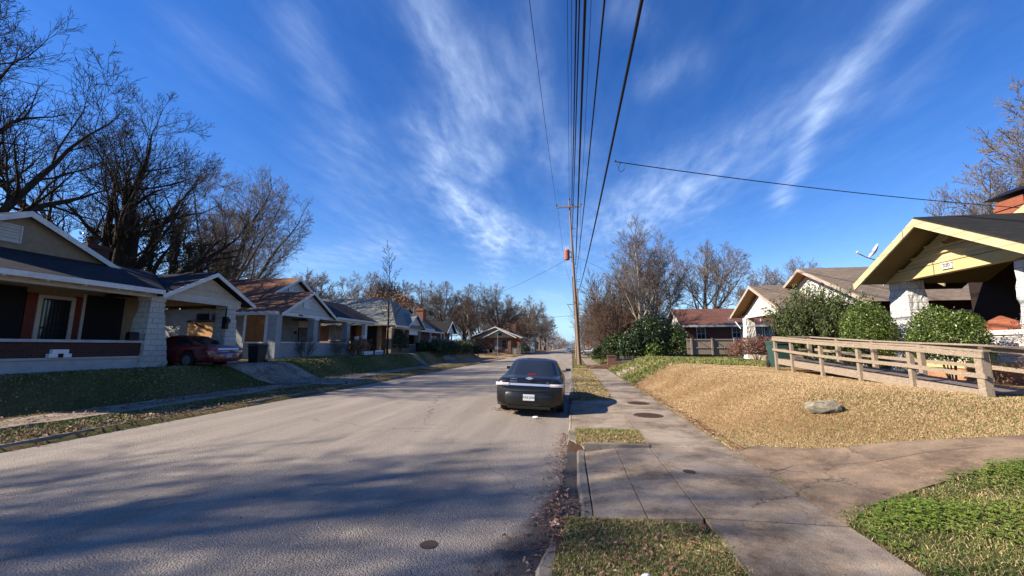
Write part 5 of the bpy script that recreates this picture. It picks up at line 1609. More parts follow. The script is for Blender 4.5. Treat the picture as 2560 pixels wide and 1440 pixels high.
FAR = [lvl(4, .05, .04, 7, .4, (18, 58), (1.3, 1.9), .2, .58, .6, 1.2, flare=1.4),
       lvl(8, .09, .05, 8, .2, (25, 50), (.42, .62), .4, .5, .25, .3),
       lvl(5, .12, .05, 6, .15, (25, 50), (.44, .66), .4, .55, .35, .3),
       lvl(4, .12, .03, 6, .1, (24, 48), (.46, .72), .35, .7, .5, .35),
       lvl(2, .12, .02, 2, .2, (22, 45), (.5, .8), .3, .9, .7, .35), lvl(2, .1)]
SLIM = [lvl(12, .02, .05, 26, .30, (34, 50), (.16, .26), .55, .35, .12, .12),
        lvl(5, .06, .06, 6, .2, (25, 45), (.35, .55), .5, .6, .4, .3),
        lvl(4, .08, .03, 3, .2, (25, 45), (.4, .6), .4, .7, .5, .3),
        lvl(2, .08)]
BUSH = [lvl(6, .09, .05, 7, .15, (18, 42), (.42, .62), .4, .55, .3, .3),
        lvl(5, .12, .05, 6, .15, (20, 45), (.42, .65), .4, .6, .4, .4),
        lvl(4, .14, .04, 5, .15, (22, 50), (.42, .65), .4, .7, .5, .4),
        lvl(3, .14, .03)]

# left: the big oaks behind the cream bungalow
T1 = make_tree('oak_tree', 'huge spreading bare oak rising right behind the cream bungalow', 'tree', (-29.5, 21.5, 1.0), 12, OAK, 6.0, .80, 'bark_dark', 'bark_dark', d0=(-.05, .05, 1), thin=.0085, env=(0, .4, 12.8, 8.6, 9.4))
T2 = make_tree('oak_tree', 'tallest bare oak cut by the left picture edge', 'tree', (-27.0, 12.6, 1.0), 23, OAK, 6.8, .62, 'bark_dark', 'bark_dark', d0=(.05, .0, 1), thin=.008, env=(0, 0, 13.2, 7.2, 9.6))
T3 = make_tree('bare_tree', 'fan shaped bare tree with pale twigs behind the carport gable', 'tree', (-36, 36.5, 1.0), 31, MED, 8.6, .44, 'bark_grey', 'twig_grey', d0=(.04, .1, 1), thin=.011, env=(0, 1.5, 13.5, 8.0, 8.2))


def again(src, label, loc, rot, scale, group=None, sz=1.0):
    c = copy_tree(src); c.location = loc; c.rotation_euler = (0, 0, rot); c.scale = (scale, scale, scale * sz); c['label'] = label
    if group: c['group'] = group
    elif 'group' in c.keys(): del c['group']
    return c


again(T3, 'bare tree farther back, rising over the rust brown roof', (-43, 46, 1), 1.3, .92)
# trees that stand left of the camera's view: the photo shows their shadows on the road and lawns
G_ = 'bare trees left of the street casting shadows'
for i, (x, y, r_, s_, nm) in enumerate([(-24, -6.0, .7, .85, 'first'), (-33, -4.0, 2.9, .70, 'second'), (-27, -14, 4.4, .7, 'third')]):
    again(T2 if i % 2 else T3, 'bare tree out of view to the left, %s of three shading the street' % nm, (x, y, .9), r_, s_ * (1 if i % 2 else 1.0), G_)

# ivy clad trunks behind the bungalow roof
def leaf_quads(C, size, seed, flat=0., aspect=.5, up=None):
    """one rhombus leaf per centre"""
    R_ = np.random.default_rng(seed); n = len(C)
    a = unit(R_.normal(0, 1, (n, 3)) + (np.array([0, 0, up]) if up else 0))
    b_ = unit(np.cross(a, R_.normal(0, 1, (n, 3)))); nn = np.cross(a, b_)
    s_ = (size * R_.uniform(.6, 1.35, n))[:, None]
    V = np.stack([C - a * s_ * .5, C + b_ * s_ * aspect * .5 + nn * s_ * .06, C + a * s_ * .5, C - b_ * s_ * aspect * .5 + nn * s_ * .06], 1).reshape(-1, 3)
    F = np.arange(n * 4).reshape(n, 4)
    return V, F, np.repeat(R_.uniform(0, 1, n), 4)


def blob_points(n, cx, cy, cz, rx, ry, rz, seed, shell=.55, lumps=14, lump=.22, flatbase=True):
    """leaf positions in a lumpy ellipsoid, denser near the surface, with gaps between the lumps"""
    R_ = np.random.default_rng(seed)
    dirs = unit(R_.normal(0, 1, (n, 3)))
    if flatbase: dirs[:, 2] = np.where(dirs[:, 2] < -.3, -dirs[:, 2] * .7, dirs[:, 2]); dirs = unit(dirs)
    lc = unit(R_.normal(0, 1, (lumps, 3)))
    dot = (dirs @ lc.T).max(1)
    rad = (shell + (1 - shell) * R_.uniform(0, 1, n) ** .5) * (1 - lump + lump * 2.2 * np.clip(dot - .55, 0, .45) / .45 * .9)
    rad *= 1 + R_.normal(0, .03, n)
    return np.stack([cx + dirs[:, 0] * rx * rad, cy + dirs[:, 1] * ry * rad, cz + dirs[:, 2] * rz * rad], 1)


for i, (x, y, ht, rd, s_) in enumerate([(-30.5, 24.6, 10.2, .75, 1), (-32, 28.3, 11.2, .65, 2), (-30, 27.3, 9.4, .7, 3), (-33, 31.2, 10.5, .75, 4), (-31, 31.5, 8.8, .8, 5), (-35, 25.5, 9.6, .8, 6), (-33.5, 34.2, 10.2, .8, 7)]):
    lb = ['ivy covered trunk just right of the big oak', 'ivy covered trunk above the middle of the navy porch roof', 'low thick ivy covered trunk behind the navy roof', 'tall ivy covered trunk near the carport valley',
          'bushy ivy covered trunk behind the carport roof', 'ivy covered trunk farther back behind the big oak', 'rightmost ivy covered trunk behind the carport gable'][i]
    rt_ = thing('ivy_covered_tree', lb, 'tree', (x, y, .9), group='ivy covered trunks behind the bungalow')
    R_ = np.random.default_rng(50 + i)
    lean = R_.normal(0, .07, 2)
    tp = MB().tube([(x + lean[0] * z + .1 * math.sin(z), y + lean[1] * z, .9 + z) for z in np.linspace(0, ht, 9)], [.24 - .018 * z for z in range(9)], 8)
    put('trunk', tp, 'bark_dark', rt_, smooth=True)
    n_ = 3400 if i not in (1, 3, 4, 6) else 6200; z = R_.uniform(.1, 1, n_) ** .9 * ht; th = R_.uniform(0, 6.28, n_)
    cl = .45 + .55 * np.abs(np.sin(z * 1.9 + 1.3 * i)) * np.abs(np.cos(th * 1.5 + z))
    rr_ = rd * 1.25 * cl * (1.1 - .4 * z / ht) * R_.uniform(.35, 1.1, n_)
    C = np.stack([x + lean[0] * z + rr_ * np.cos(th), y + lean[1] * z + rr_ * np.sin(th), .9 + z - .3 * rr_], 1)
    V, F, a_ = leaf_quads(C, .15, 60 + i, aspect=.7)
    fast_mesh('ivy', V, F, 'leaf_dark', rt_, a_)
    # bare twigs standing out of the ivy
    lv_ = grow(80 + i, [(x, y, .9 + ht * .45), (x, y, .9 + ht * .8)], [(.7, .2, .6), (-.4, .1, 1)], [4.2, 4.0], [.09, .09], MED[1:], .011)
    Vs, Fs, o_ = [], [], 0
    for j, (P_, Q_) in enumerate(lv_):
        v_, f_ = tubes(P_, Q_, 3 if j else 5); Vs.append(v_); Fs.append(f_ + o_); o_ += len(v_)
    fast_mesh('branches', np.concatenate(Vs), np.concatenate(Fs), 'bark_grey', rt_)

# slim young tree in front of the orange brick house
make_tree('young_tree', 'slender young bare tree with a straight leader in front of the orange brick house', 'tree', (-17.5, 36.6, 1.1), 5, SLIM, 9.9, .115, 'bark_dark', 'bark_dark', ntrunk=1, thin=.011)

# tree line behind the left houses
FA = make_tree('bare_tree', 'rounded bare tree over the pale shingle roof, first of the pair', 'tree', (-44, 62, .6), 101, FAR, 5.6, .36, 'bark_grey', 'twig_grey', thin=.014, env=(0, 0, 9, 6.0, 5.8))
FB = make_tree('bare_tree', 'upright brown bare tree in the tree line behind the far corner bungalow', 'tree', (-31, 92, .4), 102, FAR, 6.6, .42, 'bark_grey', 'twig_brown', d0=(.05, 0, 1), thin=.017, env=(0, 0, 10.5, 6.0, 7.2))
FC = make_tree('bare_tree', 'spreading bare tree directly over the corner bungalow chimney', 'tree', (-19.5, 108, .4), 103, FAR, 7.2, .52, 'bark_grey', 'twig_grey', thin=.017, env=(0, 0, 11.5, 8.2, 7.6))
again(FA, 'small rounded bare tree beyond the rust brown roof peak', (-53, 58, .6), 1.0, .95)
again(FA, 'rounded bare tree over the pale shingle roof, second of the pair', (-40, 72, .5), 2.0, 1.15)
again(FC, 'bare tree closest to the road on the left, past the corner bungalow', (-14.5, 128, .3), 1.7, .95)
again(FC, 'lone bare tree farthest down the left roadside', (-12.5, 190, .3), 2.9, .82)
again(FB, 'bare tree behind the corner bungalow roof, left of the chimney', (-26, 104, .3), 2.2, 1.08)
TL = 'bare trees of the tree line behind the left houses'
lbl = 'bare brown tree in the dense tree line behind the left houses'
R_ = np.random.default_rng(17)
k = 0
for (x, y) in [(-62, 70), (-55, 82), (-50, 74), (-46, 90), (-42, 84), (-38, 96), (-36, 84), (-34, 106), (-30, 112), (-28, 124), (-24, 118), (-22, 132), (-19, 142), (-16.5, 152), (-15, 165), (-40, 110), (-48, 104), (-56, 98), (-66, 88), (-52, 118), (-36, 130), (-28, 145), (-60, 112), (-14.5, 180), (-20, 165), (-72, 78), (-78, 92)]:
    src = (FB, FA, FC)[k % 3]; k += 1
    again(src, lbl, (x + R_.normal(0, 1), y + R_.normal(0, 1), .3), R_.uniform(0, 6.28), R_.uniform(.72, 1.02), TL, R_.uniform(.9, 1.1))
ORD = ['first', 'second', 'third', 'fourth', 'fifth', 'sixth', 'seventh', 'eighth', 'ninth', 'tenth', 'eleventh', 'twelfth', 'thirteenth', 'fourteenth', 'fifteenth', 'sixteenth', 'seventeenth', 'eighteenth', 'nineteenth',
       'twentieth', 'twenty-first', 'twenty-second', 'twenty-third', 'twenty-fourth', 'twenty-fifth', 'twenty-sixth', 'twenty-seventh']


def ordinal(group, tmpl):
    os_ = sorted([o for o in col.objects if o.get('group') == group and o.parent is None], key=lambda o: math.atan2(o.location.x, o.location.y))
    for i_, o in enumerate(os_): o['label'] = tmpl % ORD[i_]
ordinal(TL, 'bare brown tree of the tree line behind the left houses, %s from the left')
# undergrowth closing the gaps at the foot of the tree line, one mass
ug = []
for i in range(46):
    f = i / 45; x = -72 + f * 58; y = 96 + 30 * f + R_.normal(0, 3); ug.append(blob_points(1500, x, y, 1.2, 3.4, 3.0, R_.uniform(1.6, 3.6), 200 + i, shell=.2, lump=.3))
for i in range(16):
    ug.append(blob_points(1300, -30 + i * 1.1 + R_.normal(0, .5), 76 + i * 2.4, 1.0, 2.2, 2.4, R_.uniform(1.5, 2.6), 260 + i, shell=.2, lump=.3))
V, F, a_ = leaf_quads(np.concatenate(ug), .42, 77, aspect=.3)
tag(fast_mesh('undergrowth', V, F, 'leaf_thicket', None, a_), 'brown undergrowth at the foot of the tree line', kind='stuff')
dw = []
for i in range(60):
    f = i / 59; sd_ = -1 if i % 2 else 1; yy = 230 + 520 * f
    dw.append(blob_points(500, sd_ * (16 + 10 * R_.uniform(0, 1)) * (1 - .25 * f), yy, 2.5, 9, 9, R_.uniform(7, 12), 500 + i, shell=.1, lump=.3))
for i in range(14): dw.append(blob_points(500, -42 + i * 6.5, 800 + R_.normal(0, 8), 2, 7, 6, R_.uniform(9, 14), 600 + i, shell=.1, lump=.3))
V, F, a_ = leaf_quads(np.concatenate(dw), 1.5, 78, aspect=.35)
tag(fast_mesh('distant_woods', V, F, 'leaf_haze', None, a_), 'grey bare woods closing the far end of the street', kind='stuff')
# big evergreen-brown oak that keeps its leaves, behind the black roofed house
def leafy_tree(name, label, x, y, z0, ht, cr, cz, mat, seed, n=9000, size=.3, bark='bark_grey', cat='tree'):
    rt_ = thing(name, label, cat, (x, y, z0))
    lv_ = grow(seed, (0, 0, 0), (0, 0, 1), ht * .45, .22, FAR, .02)
    v_, f_ = tubes(lv_[0][0], lv_[0][1], 8); v2, f2 = tubes(lv_[1][0], lv_[1][1], 5); 
    fast_mesh('trunk', np.concatenate([v_, v2]), np.concatenate([f_, f2 + len(v_)]), bark, rt_, world=False)
    C = blob_points(n, 0, 0, cz, cr, cr, ht - cz, seed, shell=.25, lumps=26, lump=.45, flatbase=False)
    V, F, a_ = leaf_quads(C, size, seed + 1, aspect=.6)
    fast_mesh('crown', V, F, mat, rt_, a_, world=False)
    return rt_
leafy_tree('brown_leaved_oak', 'oak still holding brown leaves behind the black roofed house', -33, 70, .6, 10.5, 4.2, 6.2, 'leaf_oak_dead', 300, 9000, .3)
leafy_tree('evergreen_tree', 'dark evergreen top among the bare trees left of the red chimney', -37, 76, .6, 13, 3.0, 9, 'leaf_dark', 301, 7000, .3)
leafy_tree('brown_leaved_oak', 'small russet leaved tree behind the corner bungalow chimney', -16.5, 112, .4, 8.4, 4.4, 5.2, 'leaf_oak_dead', 302, 5000, .32)

# right side trees
RA = make_tree('bare_tree', 'bare tree with a pale trunk standing in the dark evergreen thicket', 'tree', (6.6, 40, .9), 41, MED, 5.4, .20, 'bark_pale', 'twig_grey', d0=(.02, 0, 1), thin=.010, env=(1.0, 0, 8.6, 4.4, 5.7))
RB = make_tree('bare_tree', 'large bare tree behind the red brick house roof', 'tree', (19.0, 61, .8), 45, MED, 6.9, .42, 'bark_grey', 'twig_grey', thin=.014, env=(1.2, 0, 10.6, 5.9, 6.6))
again(RA, 'darker bare tree leaning beside the pale trunked one', (8.3, 42.5, .8), 2.3, .98)
again(RA, 'bare tree between the thicket and the brick ranch roof', (11.5, 58, .8), 3.9, 1.15)
again(RB, 'bare tree top peeping over the brown roof ridge', (39, 72, .6), 1.2, .98)
again(RB, 'reddish grey bare tree behind the yellow house roof', (27.5, 29.5, 1), 4.2, .78)
again(RB, 'bare tree cut by the right picture edge above the chimney', (31, 24, 1), 2.0, 1.1)
again(RB, 'bare tree far behind the brown roofed house, left of its ridge', (30, 70, .6), 5.0, .85)
# brown thicket right of the pavement: individual multi-stemmed saplings
def stems(n, rad, seed, lean=.45):
    R_ = np.random.default_rng(seed); out_ = []
    for i in range(n):
        a_ = R_.uniform(0, 6.28); q = R_.uniform(.1, 1) * rad
        out_.append(((q * math.cos(a_), q * math.sin(a_), -.1), (math.cos(a_) * lean * R_.uniform(.2, 1), math.sin(a_) * lean * R_.uniform(.2, 1), 1), R_.uniform(.6, 1.05)))
    return out_
B1 = make_tree('multi_stem_shrub', 'tallest reddish brown leafless shrub in the thicket beside the pavement', 'shrub', (3.9, 41.5, .2), 61, BUSH, 7.6, .07, 'bark_dark', 'twig_red', ntrunk=1, thin=.011, stems=stems(9, .5, 3, .34))
B2 = make_tree('multi_stem_shrub', 'grey twigged leafless shrub just behind the tallest one', 'shrub', (4.6, 46, .2), 62, BUSH, 8.0, .08, 'bark_grey', 'twig_brown', ntrunk=1, thin=.012, stems=stems(8, .6, 4, .36))
for i, (x, y, s_, r_) in enumerate([(5.6, 43, .8, 1.0), (3.6, 50, .78, 2.0), (5.8, 50, 1.0, 3.0), (4.0, 57, .8, 4.0), (6.8, 47.0, .95, 5.0), (4.2, 74, .9, .4), (4.9, 92, 1.1, .9), (3.9, 86, .8, 1.9), (5.2, 105, 1.1, 2.9), (4.5, 125, 1.2, 3.9), (9.2, 49.5, .8, 2.6), (9.6, 44, .62, 1.4)]):
    again((B1, B2)[i % 2], 'leafless brown shrub in the thicket along the right side of the road', (x, y, .2), r_, s_, 'leafless shrubs of the right roadside thicket')

ordinal('leafless shrubs of the right roadside thicket', 'leafless brown shrub of the thicket right of the road, %s from the left')
# ------------------------------------------------------------------ shrubs and hedge
def shrub(name, label, cx, cy, z0, rx, ry, ht, mat, n, size, seed, aspect=.5, up=None, lump=.22, shell=.5, cat='shrub', base=.4, nst=9, lumps=26, group=None):
    rt_ = thing(name, label, cat, (cx, cy, z0), group=group)
    mb = MB(); r = random.Random(seed)
    for i in range(nst):
        a_ = r.uniform(0, 6.28); q = r.uniform(.2, .75)
        mb.tube([(cx + .06 * math.cos(a_), cy + .06 * math.sin(a_), z0 - .05), (cx + rx * q * .5 * math.cos(a_), cy + ry * q * .5 * math.sin(a_), z0 + ht * .4), (cx + rx * q * math.cos(a_), cy + ry * q * math.sin(a_), z0 + ht * .8)], [.02, .015, .006], 4)
    put('stems', mb, 'bark_grey', rt_)
    C = blob_points(n, cx, cy, z0 + ht * base, rx, ry, ht * (1 - base), seed, shell, lumps, lump)
    lo = C[:, 2] < z0 + ht * base
    C[lo, 2] = z0 + ht * base - (z0 + ht * base - C[lo, 2]) * base / (1 - base)
    C = C[C[:, 2] > z0 + .02]
    V, F, a_ = leaf_quads(C, size, seed + 1, aspect=aspect, up=up)
    fast_mesh('foliage', V, F, mat, rt_, a_)
    return rt_


shrub('round_shrub', 'clipped round yellow green shrub left of the white stone pillar', 9.75, 15.0, 1.05, .70, .70, 2.05, 'leaf_round', 15000, .058, 401, lump=.3)
shrub('round_shrub', 'rounded glossy green shrub right of the white stone pillar', 9.66, 12.05, 1.02, .66, .66, 1.80, 'leaf_round', 15000, .058, 402, lump=.3)
# tall feathery shrub: long upright sprays
rt_ = thing('feathery_shrub', 'tall feathery dark green shrub left of the round clipped one', 'shrub', (10.0, 18.0, 1.05))
R_ = np.random.default_rng(9); n_ = 330
a0 = R_.uniform(0, 6.28, n_); q0 = R_.uniform(.0, .65, n_)
p0 = np.stack([10.0 + q0 * .5 * np.cos(a0), 18.0 + q0 * .5 * np.sin(a0), np.full(n_, 1.0)], 1)
d0_ = unit(np.stack([np.cos(a0) * (.12 + q0 * .85), np.sin(a0) * (.12 + q0 * .85), np.full(n_, 1.)], 1))
lv_ = grow(19, p0, d0_, R_.uniform(1.9, 3.3, n_) * (1 - .28 * q0), np.full(n_, .016), [lvl(8, .045, .0, 7, .25, (12, 28), (.2, .32), .3, .5, .3, .12), lvl(4, .06, .04)], .005)
v_, f_ = tubes(lv_[0][0], lv_[0][1], 4); fast_mesh('stems', v_, f_, 'bark_grey', rt_)
Cs = []
for (P_, Q_), m_ in zip(lv_, (30, 10)):
    for t_ in np.linspace(.22 if m_ == 22 else .05, 1, m_):
        fi = t_ * (P_.shape[1] - 1); i0 = min(int(fi), P_.shape[1] - 2); fr = fi - i0
        Cs.append(P_[:, i0] * (1 - fr) + P_[:, i0 + 1] * fr + R_.normal(0, .028, (len(P_), 3)))
V, F, a_ = leaf_quads(np.concatenate(Cs), .12, 20, aspect=.32, up=1.3)
fast_mesh('foliage', V, F, 'leaf_feather', rt_, a_)
shrub('mixed_shrub', 'broad shrub with cream flecked leaves between the feathery and round shrubs', 11.3, 17.4, 1.05, .8, .8, 2.3, 'leaf_holly', 9000, .08, 404)
shrub('nandina_shrub', 'low red leaved shrub at the foot of the white clapboard pillar', 10.6, 25.3, 1.05, 1.25, .9, 1.25, 'leaf_nandina', 8000, .09, 405, aspect=.35, lump=.4, shell=.3)
shrub('nandina_shrub', 'sparse red twiggy shrub against the white porch wall at the right edge', 10.0, 9.6, 1.0, .85, .9, 1.5, 'leaf_nandina', 2600, .05, 406, aspect=.35, lump=.5, shell=.2, nst=26)
shrub('low_shrub', 'low dark leafy clump under the ramp rail', 9.4, 15.2, 1.05, .7, .8, .8, 'leaf_holly', 5000, .06, 407)
# evergreen thicket: separate hollies / magnolias
for i, (x, y, rx, ht, mt, lb) in enumerate([(5.6, 38.6, 1.2, 2.5, 'leaf_dark', 'lowest left bush of the dark evergreen thicket behind the brick post'),
                                            (7.3, 39.2, 1.6, 3.7, 'leaf_dark', 'tallest rounded evergreen of the thicket around the pale trunk'),
                                            (9.2, 38.8, 1.35, 2.9, 'leaf_holly', 'glossy right-hand evergreen of the thicket beside the plank fence'),
                                            (7.2, 37.6, .8, 1.5, 'leaf_round', 'small bright green bush at the foot of the evergreen thicket'),
                                            (4.3, 40.0, 1.1, 2.4, 'leaf_holly', 'dark bush behind the short brick post'),
                                            (8.4, 42.0, 1.7, 3.9, 'leaf_holly', 'evergreen at the back of the thicket before the ranch roof')]):
    shrub('evergreen_bush', lb, x, y, .5, rx, rx, ht, mt, 9000, .17, 420 + i, aspect=.55, lump=.35, shell=.4, lumps=30)
shrub('evergreen_bush', 'small green shrub at the road side of the brown thicket', 3.0, 42.5, .1, .9, 1.4, 1.9, 'leaf_holly', 4000, .14, 431)
# hedge in front of the black roofed house
rt_ = thing('hedge', 'long clipped dark hedge in front of the black roofed house', 'hedge', (-15.4, 52, .9))
R_ = np.random.default_rng(12); n_ = 26000
y = R_.uniform(42.5, 62, n_); th = R_.uniform(0, math.pi, n_); rr_ = (.75 + .28 * R_.uniform(0, 1, n_)) * (1 + .08 * np.sin(y * 2.1) + .05 * np.sin(y * 5.3 + th * 3))
C = np.stack([-15.5 + 1.05 * rr_ * np.sign(np.cos(th)) * np.abs(np.cos(th)) ** .5, y, .75 + 1.95 * rr_ * np.sin(th) ** .45 * R_.uniform(.05, 1, n_) ** .25], 1)
V, F, a_ = leaf_quads(C, .16, 13, aspect=.6); fast_mesh('foliage', V, F, 'leaf_holly', rt_, a_)
hb = MB()
for y_ in np.arange(43, 62, .9): hb.tube([(-15.5, y_, .6), (-15.4, y_ + .2, 2.0)], [.05, .02], 5)
put('stems', hb, 'bark_dark', rt_)
shrub('clipped_shrub', 'round evergreen at the near corner of the side street', -14.2, 60.5, .5, 1.2, 1.3, 1.2, 'leaf_dark', 3000, .16, 440)
# twiggy foundation shrubs at the grey house
for i, (x, y, lb) in enumerate([(-18.35, 25.9, 'leafless twiggy shrub against the grey porch wall near its brick corner'), (-18.3, 29.6, 'leafless twiggy shrub against the grey porch wall, right of the middle column')]):
    make_tree('twiggy_shrub', lb, 'shrub', (x, y, 1.1), 70 + i, BUSH, 1.5, .02, 'bark_grey', 'twig_grey', ntrunk=1, thin=.006, stems=stems(8, .25, 7 + i, .8), scale=1)
shrub('dried_shrub', 'brown dried shrub crowding the white plant stand', -18.2, 32.5, 1.15, .8, .9, 1.3, 'leaf_oak_dead', 2600, .13, 450, lump=.4, shell=.2)
shrub('dark_shrub', 'dark shrub in the shade before the tan porch', -17.6, 39.6, 1.1, .7, 1.2, 2.3, 'leaf_dark', 4000, .12, 451)
shrub('clipped_shrub', 'dark shrub beside the chain link fence at the far corner', -10.9, 92, .3, 1.3, 1.3, 1.9, 'leaf_dark', 2500, .2, 452)


# ------------------------------------------------------------------ grass, ground cover, leaf litter (uncountable: stuff)
def blades(name, label, X, Y, hmean, width, mat, seed, lean=.5, v=None, zoff=0.):
    R_ = np.random.default_rng(seed); n = len(X)
    Z = g(X, Y) + zoff - .01
    a_ = R_.uniform(0, 6.28, n); ds_ = np.clip(np.hypot(X, Y) / 8.5, 1., 3.); hh = hmean * R_.uniform(.45, 1.35, n) * ds_ ** .35; w = width * R_.uniform(.6, 1.2, n) * ds_ ** .7
    la = R_.uniform(0, 6.28, n); ll = hh * lean * R_.uniform(.2, 1.3, n)
    dx_, dy_ = np.cos(a_) * w / 2, np.sin(a_) * w / 2
    b0 = np.stack([X - dx_, Y - dy_, Z], 1); b1 = np.stack([X + dx_, Y + dy_, Z], 1)
    m0 = np.stack([X - dx_ * .7 + np.cos(la) * ll * .4, Y - dy_ * .7 + np.sin(la) * ll * .4, Z + hh * .6], 1); m1 = m0 + np.stack([dx_ * 1.4, dy_ * 1.4, np.zeros(n)], 1)
    tp = np.stack([X + np.cos(la) * ll, Y + np.sin(la) * ll, Z + hh * (1 - .25 * lean)], 1)
    V = np.stack([b0, b1, m1, m0, tp, tp], 1)[:, :5].reshape(-1, 3)
    i_ = np.arange(n) * 5
    F = np.concatenate([np.stack([i_, i_ + 1, i_ + 2], 1), np.stack([i_, i_ + 2, i_ + 3], 1), np.stack([i_ + 3, i_ + 2, i_ + 4], 1)])
    vv = np.repeat(np.clip(R_.uniform(0, 1, n) if v is None else v + R_.normal(0, .18, n), 0, 1), 5)
    o = fast_mesh(name, V, F, mat, None, vv)
    return tag(o, label, kind='stuff')


def scatter(n, x0, x1, y0, y1, seed, near=None, cond=None):
    """points, denser towards the camera when near is set"""
    R_ = np.random.default_rng(seed)
    f = R_.uniform(0, 1, n) ** (near or 1)
    X = R_.uniform(x0, x1, n); Y = y0 + (y1 - y0) * f
    if cond is not None:
        m_ = cond(X, Y); X, Y = X[m_], Y[m_]
    return X, Y


def patch_v(X, Y, s=1.5, seed=3): return np.clip(.5 + .45 * vnoise(X, Y, s, seed), 0, 1)


X, Y = scatter(17000, 0.03, 1.37, 7.86, 9.24, 1); Z_ = dryness(X, Y)
mk = np.random.default_rng(77).uniform(0, 1, len(X)) < .30 + .5 * (Y - 7.9) / 1.3
blades('grass', 'grass of the small verge patch', X[mk], Y[mk], .065, .008, 'blade_green', 2, v=patch_v(X[mk], Y[mk], 2.5) * .8 + .15)
blades('grass', 'straw coloured grass of the small verge patch', X[~mk], Y[~mk], .06, .010, 'blade_dry', 3)
cnd = lambda X, Y: (Y < 4.62 - .25 * np.clip(X - .95, 0, 1) ** 2 * 4) & (X > -.17 + .05 * np.sin(Y * 5)) & (X < 1.36 + .03 * np.sin(Y * 6))
X, Y = scatter(60000, -.2, 1.38, 2.2, 4.70, 5, cond=cnd)
mk = np.random.default_rng(78).uniform(0, 1, len(X)) < .62
blades('grass', 'short grass of the nearest verge patch', X[mk], Y[mk], .045, .006, 'blade_green', 6, v=patch_v(X[mk], Y[mk], 3, 2) * .6, lean=.9)
blades('grass', 'dry grass of the nearest verge patch', X[~mk], Y[~mk], .04, .006, 'blade_dry', 7, lean=1.)
# dry bank on the right
cnd = lambda X, Y: (Y > y_far(X) - .02) & (X > 2.73)
X, Y = scatter(380000, 2.73, 8.2, 6.6, 21.5, 8, near=1.35, cond=cnd)
blades('grass', 'dead straw coloured grass on the right bank', X, Y, .036, .0075, 'blade_dry', 9, lean=1.2, v=np.clip(patch_v(X, Y, 1.2, 5) * .75 + .1 * (Y < 9), 0, .84))
X, Y = scatter(8000, 2.73, 8.2, 6.7, 9.0, 18, near=1.5, cond=cnd)
blades('grass', 'greenish grass at the foot of the right bank', X, Y, .06, .010, 'blade_green', 19, lean=.9, v=.6 + .3 * patch_v(X, Y, 2, 6))
X, Y = scatter(26000, 2.8, 10.5, 20.0, 34, 28)
blades('grass', 'green lawn beyond the dry bank', X, Y, .09, .03, 'blade_green', 29, v=.35 + .6 * patch_v(X, Y, .8, 6))
X, Y = scatter(30000, 0.03, 1.34, 14.2, 34, 10, near=1.3)
blades('grass', 'dry grass of the long right verge', X, Y, .055, .016, 'blade_dry', 11, lean=1.1)
X, Y = scatter(9000, 0.03, 1.34, 14.2, 34, 12, near=1.2)
blades('grass', 'green grass of the long right verge', X, Y, .06, .016, 'blade_green', 13, lean=.8)
# left verge and lawns
cnd = lambda X, Y: ~((Y > 17.6) & (Y < 22.1)) & ~((Y > 44.7) & (Y < 48.8))
X, Y = scatter(62000, -12.1, -10.42, 3, 42, 14, near=1.3, cond=cnd)
mk = np.random.default_rng(80).uniform(0, 1, len(X)) < .30 + .35 * vnoise(X, Y, .8, 9)
blades('grass', 'green grass of the left verge', X[~mk], Y[~mk], .06, .014, 'blade_green', 15, lean=.9, v=np.clip(patch_v(X[~mk], Y[~mk], 1.3, 7) + .1, 0, 1))
blades('grass', 'dry grass of the left verge', X[mk], Y[mk], .05, .014, 'blade_dry', 35, lean=1.1)
cnd = lambda X, Y: ~((Y > np.interp(-X, [13.7, 14, 17], [17.4, 17.2, 15.1])) & (Y < np.interp(-X, [13.7, 14, 17], [21.1, 20.9, 19.7]))) & ~((Y > 44.7) & (Y < 48.8)) & ~((Y > 36.8) & (Y < 38.2))
X, Y = scatter(95000, -18.8, -13.66, 3, 50, 16, near=1.3, cond=lambda X, Y: cnd(X, Y) & ((X > -16.9) | (Y > 20)))
mk = np.random.default_rng(81).uniform(0, 1, len(X)) < .24 + .3 * vnoise(X, Y, .6, 9)
blades('grass', 'green grass of the left front lawns', X[~mk], Y[~mk], .05, .015, 'blade_green', 17, lean=.9, v=np.clip(patch_v(X[~mk], Y[~mk], 1.0, 8) * .8, 0, 1))
blades('grass', 'dry grass of the left front lawns', X[mk], Y[mk], .045, .014, 'blade_dry', 37, lean=1.1)
# weeds in the joints and along the pavement edges
R_ = np.random.default_rng(90)
Xw = np.concatenate([R_.normal(1.345, .022, 2600), R_.normal(2.705, .022, 3200), R_.uniform(.1, 2.7, 500), np.full(400, .745) + R_.normal(0, .008, 400)])
Yw = np.concatenate([2 + 20 * R_.uniform(0, 1, 2600) ** 1.6, 2 + 24 * R_.uniform(0, 1, 3200) ** 1.6, np.repeat([4.72, 7.8, 9.26, 10.9, 12.3], 100) + R_.normal(0, .015, 500), R_.uniform(4.8, 7.7, 400)])
kp = (.5 + .6 * vnoise(Xw * 3, Yw, 2.3, 11)) > R_.uniform(0, 1, len(Xw)) * .9
blades('weeds', 'small weeds growing in the pavement joints and edges', Xw[kp], Yw[kp], .035, .006, 'blade_green', 91, lean=1., zoff=.04)
